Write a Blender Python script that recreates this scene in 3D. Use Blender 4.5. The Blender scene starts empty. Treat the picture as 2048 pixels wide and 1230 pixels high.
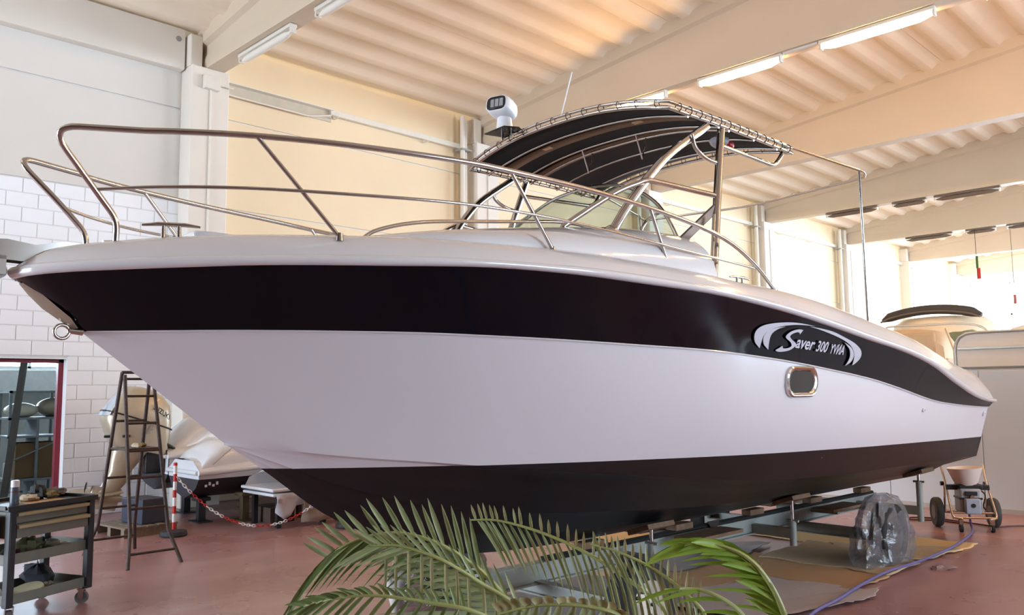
import bpy, bmesh, math, random
from mathutils import Vector, Matrix
random.seed(7)
PI = math.pi
R = math.radians
SC = bpy.context.scene
COL = SC.collection

# ------------------------------------------------------------------ camera
cam_d = bpy.data.cameras.new('camera')
cam = bpy.data.objects.new('camera', cam_d)
COL.objects.link(cam)
cam_d.sensor_fit = 'HORIZONTAL'
cam_d.sensor_width = 36.0
cam_d.lens = 1662.0 / 2048.0 * 36.0
cam_d.clip_start = 0.05
cam_d.clip_end = 300
_yaw, _pit, _rol = R(44.94), R(5.69), R(0.60)
_f = Vector((-math.sin(_yaw) * math.cos(_pit), math.cos(_yaw) * math.cos(_pit), math.sin(_pit)))
_r = Vector((math.cos(_yaw), math.sin(_yaw), 0))
_d = _f.cross(_r)
_r2 = _r * math.cos(_rol) + _d * math.sin(_rol)
_d2 = -_r * math.sin(_rol) + _d * math.cos(_rol)
M3 = Matrix((_r2, -_d2, -_f)).transposed()
cam.matrix_world = Matrix.Translation((0, 0, 1.7)) @ M3.to_4x4()
SC.camera = cam

# ------------------------------------------------------------------ exposure, sky, daylight
SC.view_settings.view_transform = 'Standard'
SC.view_settings.look = 'None'
SC.view_settings.exposure = 0.24
SC.view_settings.gamma = 1.0
SC.view_settings.use_curve_mapping = False
SC.cycles.use_denoising = True
SC.cycles.max_bounces = 10
SC.cycles.diffuse_bounces = 6
SC.cycles.glossy_bounces = 4
SC.cycles.transparent_max_bounces = 16
SC.cycles.sample_clamp_indirect = 6.0
SC.cycles.caustics_reflective = False
SC.cycles.caustics_refractive = False
SKY = 22.0
TUBE = 66.0
world = bpy.data.worlds.new('sky')
SC.world = world
world.use_nodes = True
_nt = world.node_tree
_bg = _nt.nodes['Background']
_bg.inputs['Color'].default_value = (0.74, 0.87, 1.0, 1)
_bg.inputs['Strength'].default_value = SKY


def portal(loc, rot, sx, sy):
    """light portal in a wall opening: only guides the sky light"""
    l = bpy.data.lights.new('sky_portal', 'AREA')
    l.shape = 'RECTANGLE'
    l.size, l.size_y = sx, sy
    l.cycles.is_portal = True
    o = bpy.data.objects.new('sky_portal', l)
    o.location, o.rotation_euler = loc, rot
    COL.objects.link(o)


# sky openings, the unseen front and right ones added and sized for the light: (x0,x1,z0,z1) in the front and the far wall, (y0,y1,z0,z1) in the right wall
FRONT_Y, FAR_Y, LEFT_X, RIGHT_X = -9.0, 42.0, -12.7, 12.7
ADDED_FRONT_OPEN = [(-12.5, -7.9, 0.0, 5.2)]
FAR_OPEN = [(-12.0, -0.6, 0.6, 6.3), (0.6, 12.0, 0.6, 6.3)]
ADDED_RIGHT_OPEN = [(5.2, 12.3, 0.2, 5.6), (21.0, 41.0, 0.0, 6.6)]
for x0, x1, z0, z1 in ADDED_FRONT_OPEN:
    portal(((x0 + x1) / 2, FRONT_Y - .2, (z0 + z1) / 2), (PI / 2, 0, 0), x1 - x0, z1 - z0)
for x0, x1, z0, z1 in FAR_OPEN:
    portal(((x0 + x1) / 2, FAR_Y + .2, (z0 + z1) / 2), (-PI / 2, 0, 0), x1 - x0, z1 - z0)
for y0, y1, z0, z1 in ADDED_RIGHT_OPEN:
    portal((RIGHT_X + .2, (y0 + y1) / 2, (z0 + z1) / 2), (0, PI / 2, 0), z1 - z0, y1 - y0)


# ------------------------------------------------------------------ helpers
def lin(c):
    """sRGB 0..255 -> linear"""
    o = []
    for v in c:
        v = v / 255.0
        o.append(v / 12.92 if v <= .04045 else ((v + .055) / 1.055) ** 2.4)
    return o


MATS = {}


def mat(name, rgb, rough=.5, metal=0., var=.06, scale=6., bump=0., bscale=40., coat=0., rvar=0., emit=0.,
        spec=.5, stretch=None, rgb2=None, sharp=False, alpha=1., trans=0.):
    """principled material with procedural colour and roughness variation"""
    if name in MATS:
        return MATS[name]
    m = bpy.data.materials.new(name)
    m.use_nodes = True
    nt = m.node_tree
    n, l = nt.nodes, nt.links
    b = n['Principled BSDF']
    c = lin(rgb)
    b.inputs['Roughness'].default_value = rough
    b.inputs['Metallic'].default_value = metal
    b.inputs['Specular IOR Level'].default_value = spec
    b.inputs['Coat Weight'].default_value = coat
    b.inputs['Coat Roughness'].default_value = .04
    b.inputs['Alpha'].default_value = alpha
    b.inputs['Transmission Weight'].default_value = trans
    tc = n.new('ShaderNodeTexCoord')
    mp = n.new('ShaderNodeMapping')
    l.new(tc.outputs['Object'], mp.inputs['Vector'])
    if stretch:
        mp.inputs['Scale'].default_value = stretch
    nz = n.new('ShaderNodeTexNoise')
    nz.inputs['Scale'].default_value = scale
    nz.inputs['Detail'].default_value = 6
    nz.inputs['Roughness'].default_value = .6
    l.new(mp.outputs['Vector'], nz.inputs['Vector'])
    rp = n.new('ShaderNodeValToRGB')
    if sharp:
        rp.color_ramp.elements[0].position, rp.color_ramp.elements[1].position = .42, .6
    else:
        rp.color_ramp.elements[0].position, rp.color_ramp.elements[1].position = .3, .7
    if rgb2:
        c2 = lin(rgb2)
        rp.color_ramp.elements[0].color = (*c, 1)
        rp.color_ramp.elements[1].color = (*c2, 1)
    else:
        rp.color_ramp.elements[0].color = (*[v * (1 - var) for v in c], 1)
        rp.color_ramp.elements[1].color = (*[min(1, v * (1 + var)) for v in c], 1)
    l.new(nz.outputs['Fac'], rp.inputs['Fac'])
    l.new(rp.outputs['Color'], b.inputs['Base Color'])
    if rvar:
        mr = n.new('ShaderNodeMapRange')
        mr.inputs['To Min'].default_value = max(0, rough - rvar)
        mr.inputs['To Max'].default_value = min(1, rough + rvar)
        l.new(nz.outputs['Fac'], mr.inputs['Value'])
        l.new(mr.outputs['Result'], b.inputs['Roughness'])
    if bump:
        n2 = n.new('ShaderNodeTexNoise')
        n2.inputs['Scale'].default_value = bscale
        n2.inputs['Detail'].default_value = 4
        l.new(mp.outputs['Vector'], n2.inputs['Vector'])
        bp = n.new('ShaderNodeBump')
        bp.inputs['Strength'].default_value = bump
        bp.inputs['Distance'].default_value = .01
        l.new(n2.outputs['Fac'], bp.inputs['Height'])
        l.new(bp.outputs['Normal'], b.inputs['Normal'])
    if emit:
        b.inputs['Emission Color'].default_value = (*c, 1)
        b.inputs['Emission Strength'].default_value = emit
    MATS[name] = m
    return m


def glass_mat(name, rgb, gloss=.1, rough=.02):
    """thin tinted pane: tinted transparency with a mirror film"""
    if name in MATS:
        return MATS[name]
    m = bpy.data.materials.new(name)
    m.use_nodes = True
    nt = m.node_tree
    n, l = nt.nodes, nt.links
    n.remove(n['Principled BSDF'])
    t = n.new('ShaderNodeBsdfTransparent')
    t.inputs['Color'].default_value = (*lin(rgb), 1)
    g = n.new('ShaderNodeBsdfGlossy')
    g.inputs['Roughness'].default_value = rough
    lw = n.new('ShaderNodeLayerWeight')
    lw.inputs['Blend'].default_value = .35
    mr = n.new('ShaderNodeMapRange')
    mr.inputs['To Min'].default_value = gloss * .6
    mr.inputs['To Max'].default_value = min(1, gloss * 4)
    l.new(lw.outputs['Fresnel'], mr.inputs['Value'])
    mx = n.new('ShaderNodeMixShader')
    l.new(mr.outputs['Result'], mx.inputs['Fac'])
    l.new(t.outputs[0], mx.inputs[1])
    l.new(g.outputs[0], mx.inputs[2])
    l.new(mx.outputs[0], n['Material Output'].inputs['Surface'])
    MATS[name] = m
    return m


class MB:
    """collects shapes into one mesh"""

    def __init__(s):
        s.v, s.f = [], []

    def add(s, vs, fs, M=None):
        o = len(s.v)
        for p in vs:
            p = Vector(p)
            s.v.append(M @ p if M else p)
        s.f += [[i + o for i in f] for f in fs]
        return s

    def box(s, x0, x1, y0, y1, z0, z1, M=None):
        return s.add([(x0, y0, z0), (x1, y0, z0), (x1, y1, z0), (x0, y1, z0), (x0, y0, z1), (x1, y0, z1), (x1, y1, z1), (x0, y1, z1)],
                     [(3, 2, 1, 0), (4, 5, 6, 7), (0, 1, 5, 4), (1, 2, 6, 5), (2, 3, 7, 6), (3, 0, 4, 7)], M)

    def bar(s, p, q, w, h, up=(0, 0, 1)):
        """rectangular bar from p to q, w wide, h high"""
        p, q = Vector(p), Vector(q)
        d = (q - p).normalized()
        u = Vector(up)
        x = d.cross(u)
        if x.length < 1e-5:
            x = d.cross(Vector((1, 0, 0)))
        x.normalize()
        u = x.cross(d)
        M = Matrix((x, d, u)).transposed().to_4x4()
        M.translation = p
        return s.box(-w / 2, w / 2, 0, (q - p).length, -h / 2, h / 2, M)

    def tube(s, path, r, n=8, closed=False, caps=True, flat=1.):
        P = [Vector(p) for p in path]
        k = len(P)
        rr = r if isinstance(r, (list, tuple)) else [r] * k
        T = []
        for i in range(k):
            a = P[(i - 1) % k] if (closed or i) else P[i]
            b = P[(i + 1) % k] if (closed or i < k - 1) else P[i]
            T.append((b - a).normalized())
        u = T[0].cross(Vector((0, 0, 1)))
        if u.length < .05:
            u = T[0].cross(Vector((1, 0, 0)))
        u.normalize()
        o = len(s.v)
        for i in range(k):
            u = (u - T[i] * u.dot(T[i]))
            u.normalize()
            w = T[i].cross(u)
            for j in range(n):
                a = 2 * PI * j / n
                s.v.append(P[i] + (u * math.cos(a) + w * math.sin(a) * flat) * rr[i])
        m = k if closed else k - 1
        for i in range(m):
            for j in range(n):
                a, b = o + i * n, o + ((i + 1) % k) * n
                s.f.append([a + j, a + (j + 1) % n, b + (j + 1) % n, b + j])
        if caps and not closed:
            s.f.append([o + j for j in range(n)][::-1])
            s.f.append([o + (k - 1) * n + j for j in range(n)])
        return s

    def cyl(s, p, q, r, r2=None, n=16):
        return s.tube([p, q], [r, r if r2 is None else r2], n)

    def lathe(s, prof, n=20, M=None, caps=True):
        o = []
        k = len(prof)
        for r, z in prof:
            for j in range(n):
                a = 2 * PI * j / n
                o.append((r * math.cos(a), r * math.sin(a), z))
        f = []
        for i in range(k - 1):
            for j in range(n):
                f.append([i * n + j, i * n + (j + 1) % n, (i + 1) * n + (j + 1) % n, (i + 1) * n + j])
        if caps:
            f.append(list(range(n))[::-1])
            f.append([(k - 1) * n + j for j in range(n)])
        return s.add(o, f, M)

    def torus(s, c, ax, R0, r, n=20, m=8):
        c, ax = Vector(c), Vector(ax).normalized()
        u = ax.orthogonal().normalized()
        w = ax.cross(u)
        return s.tube([c + (u * math.cos(2 * PI * i / n) + w * math.sin(2 * PI * i / n)) * R0 for i in range(n)], r, m, closed=True)

    def prism(s, poly, M, t):
        """2-D polygon in the local xy plane of M, extruded by t along local z"""
        k = len(poly)
        vs = [(x, y, 0) for x, y in poly] + [(x, y, t) for x, y in poly]
        fs = [list(range(k))[::-1], [k + i for i in range(k)]] + [[i, (i + 1) % k, k + (i + 1) % k, k + i] for i in range(k)]
        return s.add(vs, fs, M)

    def grid(s, rows, flip=False, closed_u=False):
        """rows: list of equal-length lists of points"""
        o = len(s.v)
        h, w = len(rows), len(rows[0])
        for r in rows:
            s.v += [Vector(p) for p in r]
        for i in range(h - 1):
            for j in range(w if closed_u else w - 1):
                k = (j + 1) % w
                q = [o + i * w + j, o + i * w + k, o + (i + 1) * w + k, o + (i + 1) * w + j]
                s.f.append(q[::-1] if flip else q)
        return s

    def blob(s, c, r, n=12, m=8, noise=0., seed=0):
        rnd = random.Random(seed)
        c = Vector(c)
        rows = []
        for i in range(m + 1):
            th = PI * i / m
            row = []
            for j in range(n):
                ph = 2 * PI * j / n
                k = 1 + (rnd.uniform(-noise, noise) if 0 < i < m else 0)
                row.append(c + Vector((r[0] * k * math.sin(th) * math.cos(ph), r[1] * k * math.sin(th) * math.sin(ph), r[2] * k * math.cos(th))))
            rows.append(row)
        return s.grid(rows, closed_u=True, flip=True)

    def mesh(s, name, m, smooth=35):
        me = bpy.data.meshes.new(name)
        me.from_pydata([tuple(v) for v in s.v], [], s.f)
        if m:
            me.materials.append(m)
        if smooth:
            me.shade_smooth()
            me.set_sharp_from_angle(angle=R(smooth))
        me.update()
        return me

    def build(s, name, m, parent=None, smooth=35, bevel=0., fix=True, loc=None, rot=None):
        me = s.mesh(name, m, 0)
        if fix:
            bm = bmesh.new()
            bm.from_mesh(me)
            bmesh.ops.remove_doubles(bm, verts=bm.verts, dist=1e-5)
            bmesh.ops.recalc_face_normals(bm, faces=bm.faces)
            bm.to_mesh(me)
            bm.free()
        if smooth:
            me.shade_smooth()
            me.set_sharp_from_angle(angle=R(smooth))
        o = bpy.data.objects.new(name, me)
        COL.objects.link(o)
        if parent:
            o.parent = parent
        if loc:
            o.location = loc
        if rot:
            o.rotation_euler = rot
        if bevel:
            bv = o.modifiers.new('bevel', 'BEVEL')
            bv.width, bv.segments, bv.limit_method, bv.angle_limit = bevel, 2, 'ANGLE', R(40)
        return o


def tag(o, label, cat, group=None, kind=None):
    o['label'], o['category'] = label, cat
    if group:
        o['group'] = group
    if kind:
        o['kind'] = kind
    return o


def thing(name, label, cat, loc=(0, 0, 0), rz=0., group=None):
    o = bpy.data.objects.new(name, None)
    o.empty_display_size = .1
    COL.objects.link(o)
    o.location = loc
    o.rotation_euler = (0, 0, rz)
    return tag(o, label, cat, group)


def structure(o, label=None):
    o['kind'] = 'structure'
    if label:
        o['label'] = label
    return o


def link_copy(o, parent=None, loc=None):
    c = o.copy()
    COL.objects.link(c)
    if parent:
        c.parent = parent
    if loc is not None:
        c.location = loc
    return c


def copy_tree(o, parent=None):
    c = o.copy()
    COL.objects.link(c)
    c.parent = parent
    for ch in list(o.children):
        copy_tree(ch, c)
    return c


def pchip(pts):
    xs = [float(p[0]) for p in pts]
    ys = [float(p[1]) for p in pts]
    k = len(xs)
    h = [xs[i + 1] - xs[i] for i in range(k - 1)]
    d = [(ys[i + 1] - ys[i]) / h[i] for i in range(k - 1)]
    m = [0.] * k
    for i in range(1, k - 1):
        if d[i - 1] * d[i] > 0:
            w1, w2 = 2 * h[i] + h[i - 1], h[i] + 2 * h[i - 1]
            m[i] = (w1 + w2) / (w1 / d[i - 1] + w2 / d[i])
    m[0], m[-1] = d[0], d[-1]

    def f(x):
        x = min(max(x, xs[0]), xs[-1])
        i = 0
        while i < k - 2 and x > xs[i + 1]:
            i += 1
        t = (x - xs[i]) / h[i]
        return (1 + 2 * t) * (1 - t) ** 2 * ys[i] + t * (1 - t) ** 2 * h[i] * m[i] + t * t * (3 - 2 * t) * ys[i + 1] + t * t * (t - 1) * h[i] * m[i + 1]
    return f


def smooth_path(pts, n=6, closed=False):
    """Catmull-Rom through 3-D points"""
    P = [Vector(p) for p in pts]
    k = len(P)
    out = []
    for i in range(k if closed else k - 1):
        p0 = P[(i - 1) % k] if (closed or i) else P[i] * 2 - P[i + 1]
        p1, p2 = P[i], P[(i + 1) % k]
        p3 = P[(i + 2) % k] if (closed or i < k - 2) else p2 * 2 - p1
        for j in range(n):
            t = j / n
            out.append(.5 * ((2 * p1) + (p2 - p0) * t + (2 * p0 - 5 * p1 + 4 * p2 - p3) * t * t + (3 * p1 - p0 - 3 * p2 + p3) * t ** 3))
    if not closed:
        out.append(P[-1])
    return out


def fillet(pts, r, n=5):
    """polyline with rounded corners of radius ~r"""
    P = [Vector(p) for p in pts]
    out = [P[0]]
    for i in range(1, len(P) - 1):
        a, b, c = P[i - 1], P[i], P[i + 1]
        u, w = (a - b), (c - b)
        k = min(r, u.length * .48, w.length * .48)
        s, e = b + u.normalized() * k, b + w.normalized() * k
        for j in range(n + 1):
            t = j / n
            out.append((1 - t) ** 2 * s + 2 * t * (1 - t) * b + t * t * e)
    out.append(P[-1])
    return out


def rows_rect(poly, h=None):
    return poly


def text_mesh(txt, size, shear=0., extrude=0., bold=0.):
    """outline lettering as a flat triangulated mesh: list of verts, faces (xy plane)"""
    cu = bpy.data.curves.new('lettering', 'FONT')
    cu.body = txt
    cu.size = size
    cu.shear = shear
    cu.offset = bold
    cu.resolution_u = 3
    ob = bpy.data.objects.new('lettering', cu)
    COL.objects.link(ob)
    dg = bpy.context.evaluated_depsgraph_get()
    me = ob.evaluated_get(dg).to_mesh()
    vs = [v.co.copy() for v in me.vertices]
    fs = [list(p.vertices) for p in me.polygons]
    ob.evaluated_get(dg).to_mesh_clear()
    bpy.data.objects.remove(ob)
    bpy.data.curves.remove(cu)
    return vs, fs

# ================================================================== THE HALL
M_WALL = mat('white_wall_paint', (220, 217, 211), .6, var=.03, scale=.7, bump=.06, bscale=60)
M_WALL_WARM = mat('warm_lit_wall_paint', (230, 211, 178), .6, var=.03, scale=.7, bump=.06, bscale=60)  # warm lamp light of the inner bays put into the paint
M_BLOCK = mat('white_block_paint', (244, 247, 252), .65, var=.02, scale=1.2, bump=.15, bscale=90)
M_CONC = mat('white_painted_concrete', (222, 216, 206), .6, var=.03, scale=.8, bump=.05, bscale=50)
M_CEIL = mat('cream_painted_slab', (240, 228, 208), .65, var=.04, scale=.9, bump=.05, bscale=40)
M_REDFRAME = mat('dark_red_paint', (130, 22, 46), .4, var=.08)
M_WHITEMETAL = mat('white_enamel', (222, 218, 208), .35, var=.03)
M_GREYMETAL = mat('grey_enamel', (150, 150, 146), .4, var=.05)
M_ALU = mat('window_aluminium', (190, 190, 186), .4, metal=.6, var=.03)
M_GLAZE = glass_mat('window_glass', (244, 248, 250), .06)

# floor: worn red resin with pale scuffs
m = bpy.data.materials.new('red_resin_floor')
m.use_nodes = True
n, l = m.node_tree.nodes, m.node_tree.links
bs = n['Principled BSDF']
tc = n.new('ShaderNodeTexCoord')


def _noise(scale, det=6, rough=.6, st=(1, 1, 1)):
    mp = n.new('ShaderNodeMapping')
    mp.inputs['Scale'].default_value = st
    l.new(tc.outputs['Object'], mp.inputs['Vector'])
    z = n.new('ShaderNodeTexNoise')
    z.inputs['Scale'].default_value = scale
    z.inputs['Detail'].default_value = det
    z.inputs['Roughness'].default_value = rough
    l.new(mp.outputs['Vector'], z.inputs['Vector'])
    return z


z1, z2 = _noise(.8, 5, .55), _noise(2.2, 3, .5, (1, .3, 1))
r1 = n.new('ShaderNodeValToRGB')
r1.color_ramp.elements[0].position, r1.color_ramp.elements[1].position = .2, .85
r1.color_ramp.elements[0].color = (*lin((144, 98, 97)), 1)
r1.color_ramp.elements[1].color = (*lin((170, 130, 128)), 1)
r2 = n.new('ShaderNodeValToRGB')
r2.color_ramp.elements[0].position, r2.color_ramp.elements[1].position = .40, .95
r2.color_ramp.elements[0].color = (0, 0, 0, 1)
r2.color_ramp.elements[1].color = (.4, .4, .4, 1)
mx = n.new('ShaderNodeMixRGB')
mx.inputs['Color2'].default_value = (*lin((200, 178, 176)), 1)
l.new(z1.outputs['Fac'], r1.inputs['Fac'])
l.new(z2.outputs['Fac'], r2.inputs['Fac'])
l.new(r2.outputs['Color'], mx.inputs['Fac'])
l.new(r1.outputs['Color'], mx.inputs['Color1'])
l.new(mx.outputs['Color'], bs.inputs['Base Color'])
mr = n.new('ShaderNodeMapRange')
mr.inputs['To Min'].default_value, mr.inputs['To Max'].default_value = .16, .42
l.new(z1.outputs['Fac'], mr.inputs['Value'])
l.new(mr.outputs['Result'], bs.inputs['Roughness'])
M_FLOOR = m
floor = MB().box(LEFT_X - 6, RIGHT_X + .3, FRONT_Y - .3, FAR_Y + .3, -.2, 0).build('floor', M_FLOOR, smooth=0)
structure(floor, 'worn glossy red resin floor of the hall')

COLY = [5.36 + 6.02 * i for i in range(-2, 7)]       # left faces of the columns (y)
DOOR_Y1, DOOR_Z = 3.86, 2.2
DOOR_Y0 = 1.5


def roof_z(x):
    return 7.365 + .1 * (min(x, -x) + 12.7)


# ---- left wall: backing slab + panels with open joints, blockwork in the first bay
wl = MB()
for y0, y1 in ((FRONT_Y, DOOR_Y0), (DOOR_Y1, FAR_Y)):
    wl.box(LEFT_X - .25, LEFT_X - .025, y0, y1, 0, 7.6)
wl.box(LEFT_X - .25, LEFT_X - .025, DOOR_Y0, DOOR_Y1, DOOR_Z, 7.6)
wl.box(LEFT_X - .03, LEFT_X - .009, DOOR_Y1 + .02, 5.64, 0, 4.68).box(LEFT_X - .03, LEFT_X - .009, DOOR_Y0 - .3, DOOR_Y1 + .02, DOOR_Z + .05, 4.68)
wall_left = wl.build('wall_left', mat('joint_mortar', (220, 220, 220), .8), smooth=0)
structure(wall_left, 'white left wall of precast panels and painted blockwork')
G = .012


def panel(y0, y1, z0, z1, m=M_WALL, name='wall_panel', t=.028):
    return MB().box(LEFT_X - .03, LEFT_X - .03 + t + .002, y0 + G, y1 - G, z0 + G, z1 - G).build(name, m, wall_left, smooth=0, bevel=.006)


for i, cy in enumerate(COLY[:-1]):
    y0, y1 = cy + .3, COLY[i + 1] + .3
    if i == 1:
        panel(y0, y1, 4.69, 6.18)
        panel(y0, y1, 6.18, 7.6)
        panel(y0, DOOR_Y0, 0, 2.3)
        panel(y0, DOOR_Y0 - .3, 2.3, 4.69)
    else:
        for a, b in ((0, 2.35), (2.35, 4.69), (4.69, 6.18), (6.18, 7.6)):
            panel(y0, y1, a, b, M_WALL_WARM if i > 1 else M_WALL)
# blocks of the first bay
bl = {}
ROW = 4.69 / 23
for k in range(23):
    z0 = k * ROW
    y = DOOR_Y0 - .3 - (.2 if k % 2 else 0)
    while y < 5.64:
        a, b = max(y, DOOR_Y0 - .3), min(y + .4, 5.66)
        y += .4
        if z0 < DOOR_Z - .05:
            if a < DOOR_Y1:
                if b <= DOOR_Y1 + .02:
                    continue
                a = DOOR_Y1
        if b - a < .05:
            continue
        key = round(b - a, 2)
        if key not in bl:
            bl[key] = MB().box(0, .03, G * .5, key - G * .5, G * .5, ROW - G * .5).build('block', M_BLOCK, wall_left, smooth=0, bevel=.006)
            o = bl[key]
        else:
            o = link_copy(bl[key])
        o.location = (LEFT_X - .03, a, z0)
# door reveal, red frame, the door leaf is folded away inside
d1 = MB()
for y0, y1, z0, z1 in ((DOOR_Y1 - .07, DOOR_Y1, 0, DOOR_Z), (DOOR_Y0, DOOR_Y0 + .07, 0, DOOR_Z), (DOOR_Y0, DOOR_Y1, DOOR_Z - .05, DOOR_Z)):
    d1.box(LEFT_X - .24, LEFT_X - .14, y0, y1, z0, z1)
structure(d1.build('door_1', M_REDFRAME, smooth=0, bevel=.004), 'dark red steel frame of the open workshop doorway')
t = MB()
t.box(LEFT_X - .26, LEFT_X - .0, DOOR_Y1 - .004, DOOR_Y1 + .012, 0, DOOR_Z + .01)
t.box(LEFT_X - .26, LEFT_X - .0, DOOR_Y0, DOOR_Y1, DOOR_Z, DOOR_Z + .012)
structure(t.build('trim_1', M_BLOCK, smooth=0))
# edge beam over the first bay with rounded end
eb = MB()
pr = [(0, 6.77), (.16, 6.77), (.17, 6.79), (.17, 7.42), (0, 7.42)]
M = Matrix.Translation((LEFT_X, -3., 0)) @ Matrix(((1, 0, 0, 0), (0, 0, 1, 0), (0, 1, 0, 0), (0, 0, 0, 1)))
eb.prism(pr, M, 8.33)
structure(eb.build('trim_2', M_CONC, smooth=0, bevel=.01), 'precast edge beam along the top of the left wall')
o = MB().cyl((LEFT_X + .168, 5.22, 7.24), (LEFT_X + .18, 5.22, 7.24), .045).build('vent_cap', M_GREYMETAL)
tag(o, 'small round grey cap on the edge beam near the first column', 'cap')

# ---- columns
for i, cy in enumerate(COLY):
    c = MB()
    c.box(LEFT_X - .1, LEFT_X + .37, cy, cy + .62, 0, 6.82)
    c.box(LEFT_X - .1, LEFT_X + .3, cy, cy + .2, 6.82, 7.34)
    c.box(LEFT_X - .1, LEFT_X + .3, cy + .54, cy + .62, 6.82, 7.34)
    structure(c.build('column', M_CONC, smooth=0, bevel=.02), 'white precast column on the left wall')
    c = MB()
    c.box(RIGHT_X - .37, RIGHT_X + .1, cy, cy + .62, 0, 6.82)
    structure(c.build('column', M_CONC, smooth=0, bevel=.02), 'white precast column on the right wall')
    p = MB().tube([(LEFT_X + .385, cy + .3, 6.6), (LEFT_X + .385, cy + .3, .3)], .016, 8).build('conduit', M_WHITEMETAL)
    structure(p)

# ---- tapered beams across the hall
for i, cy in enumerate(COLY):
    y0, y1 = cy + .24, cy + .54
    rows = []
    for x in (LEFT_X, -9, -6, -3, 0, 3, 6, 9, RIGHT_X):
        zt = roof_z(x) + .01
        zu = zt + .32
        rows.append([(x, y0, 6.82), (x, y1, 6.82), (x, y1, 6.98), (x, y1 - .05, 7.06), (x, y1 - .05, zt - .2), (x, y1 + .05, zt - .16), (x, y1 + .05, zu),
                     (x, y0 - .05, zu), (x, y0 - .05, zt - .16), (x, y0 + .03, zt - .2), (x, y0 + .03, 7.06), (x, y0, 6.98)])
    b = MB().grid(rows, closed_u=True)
    structure(b.build('beam', mat('shaded_beam_paint', (206, 191, 170), .6, var=.03, scale=.8, bump=.05, bscale=50), smooth=25), 'tapered precast roof beam spanning the hall')  # dim, warm bounce light on the beams is put into this colour

# ---- ribbed roof slabs: four ribs to a slab
ceiling = MB().box(LEFT_X - .3, 0, FRONT_Y - .3, FAR_Y + .3, 0, .1)
for v in ceiling.v:
    v.z += roof_z(min(v.x, 0)) + .34
c2 = MB().box(0, RIGHT_X + .3, FRONT_Y - .3, FAR_Y + .3, 0, .1)
for v in c2.v:
    v.z += roof_z(max(v.x, 0)) + .34
ceiling.add(c2.v, c2.f)
ceiling = structure(ceiling.build('ceiling', M_CEIL, smooth=0), 'cream ceiling of ribbed precast roof slabs')
RP = .615


def slab_mesh(L, sgn):
    prof = []
    for k in range(4):
        x = k * RP
        prof += [(x + .0, .075), (x + .13, .075), (x + .18, .063), (x + .255, .008), (x + .275, 0.), (x + .40, 0.), (x + .42, .008), (x + .495, .063), (x + .545, .075)]
    prof += [(4 * RP - .008, .075), (4 * RP - .008, .34), (0, .34)]
    rows = [[(x, y, z + .1 * x * sgn) for x, z in prof] for y in (0, L)]
    mb = MB().grid(rows, closed_u=True)
    mb.f.append(list(range(len(prof))))
    return mb


slabs = {}
for i in range(-1, len(COLY)):
    y0 = (COLY[i] + .54 + .0) if i >= 0 else FRONT_Y
    y1 = (COLY[i + 1] + .24) if i + 1 < len(COLY) else FAR_Y
    for side in (-1, 1):
        for k in range(6):
            x0 = (-12.62 + k * 4 * RP) if side < 0 else (-2.32 + 2.46 + k * 4 * RP)
            if side < 0 and x0 > -2.5 or x0 > 12.5:
                continue
            key = (round(y1 - y0, 2), side)
            if key not in slabs:
                slabs[key] = slab_mesh(y1 - y0, -side).build('ceiling_slab', M_CEIL, ceiling, smooth=40)
                o = slabs[key]
            else:
                o = link_copy(slabs[key])
            o.location = (x0, y0, roof_z(x0))

# ---- other walls with their openings, the unseen front and right openings added for the light


def wall_with_openings(name, axis, pos, a0, a1, z1, holes, m):
    """axis 'y': wall in the plane y=pos; axis 'x': plane x=pos"""
    w = MB()

    def bx(p, q, za, zb):
        if q - p < .01 or zb - za < .01:
            return
        if axis == 'y':
            w.box(p, q, pos - .15, pos + .15, za, zb)
        else:
            w.box(pos - .15, pos + .15, p, q, za, zb)
    c = a0
    for h0, h1, za, zb in sorted(holes):
        bx(c, h0, 0, z1)
        bx(h0, h1, 0, za)
        bx(h0, h1, zb, z1)
        c = h1
    bx(c, a1, 0, z1)
    return structure(w.build(name, m, smooth=0))


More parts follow.
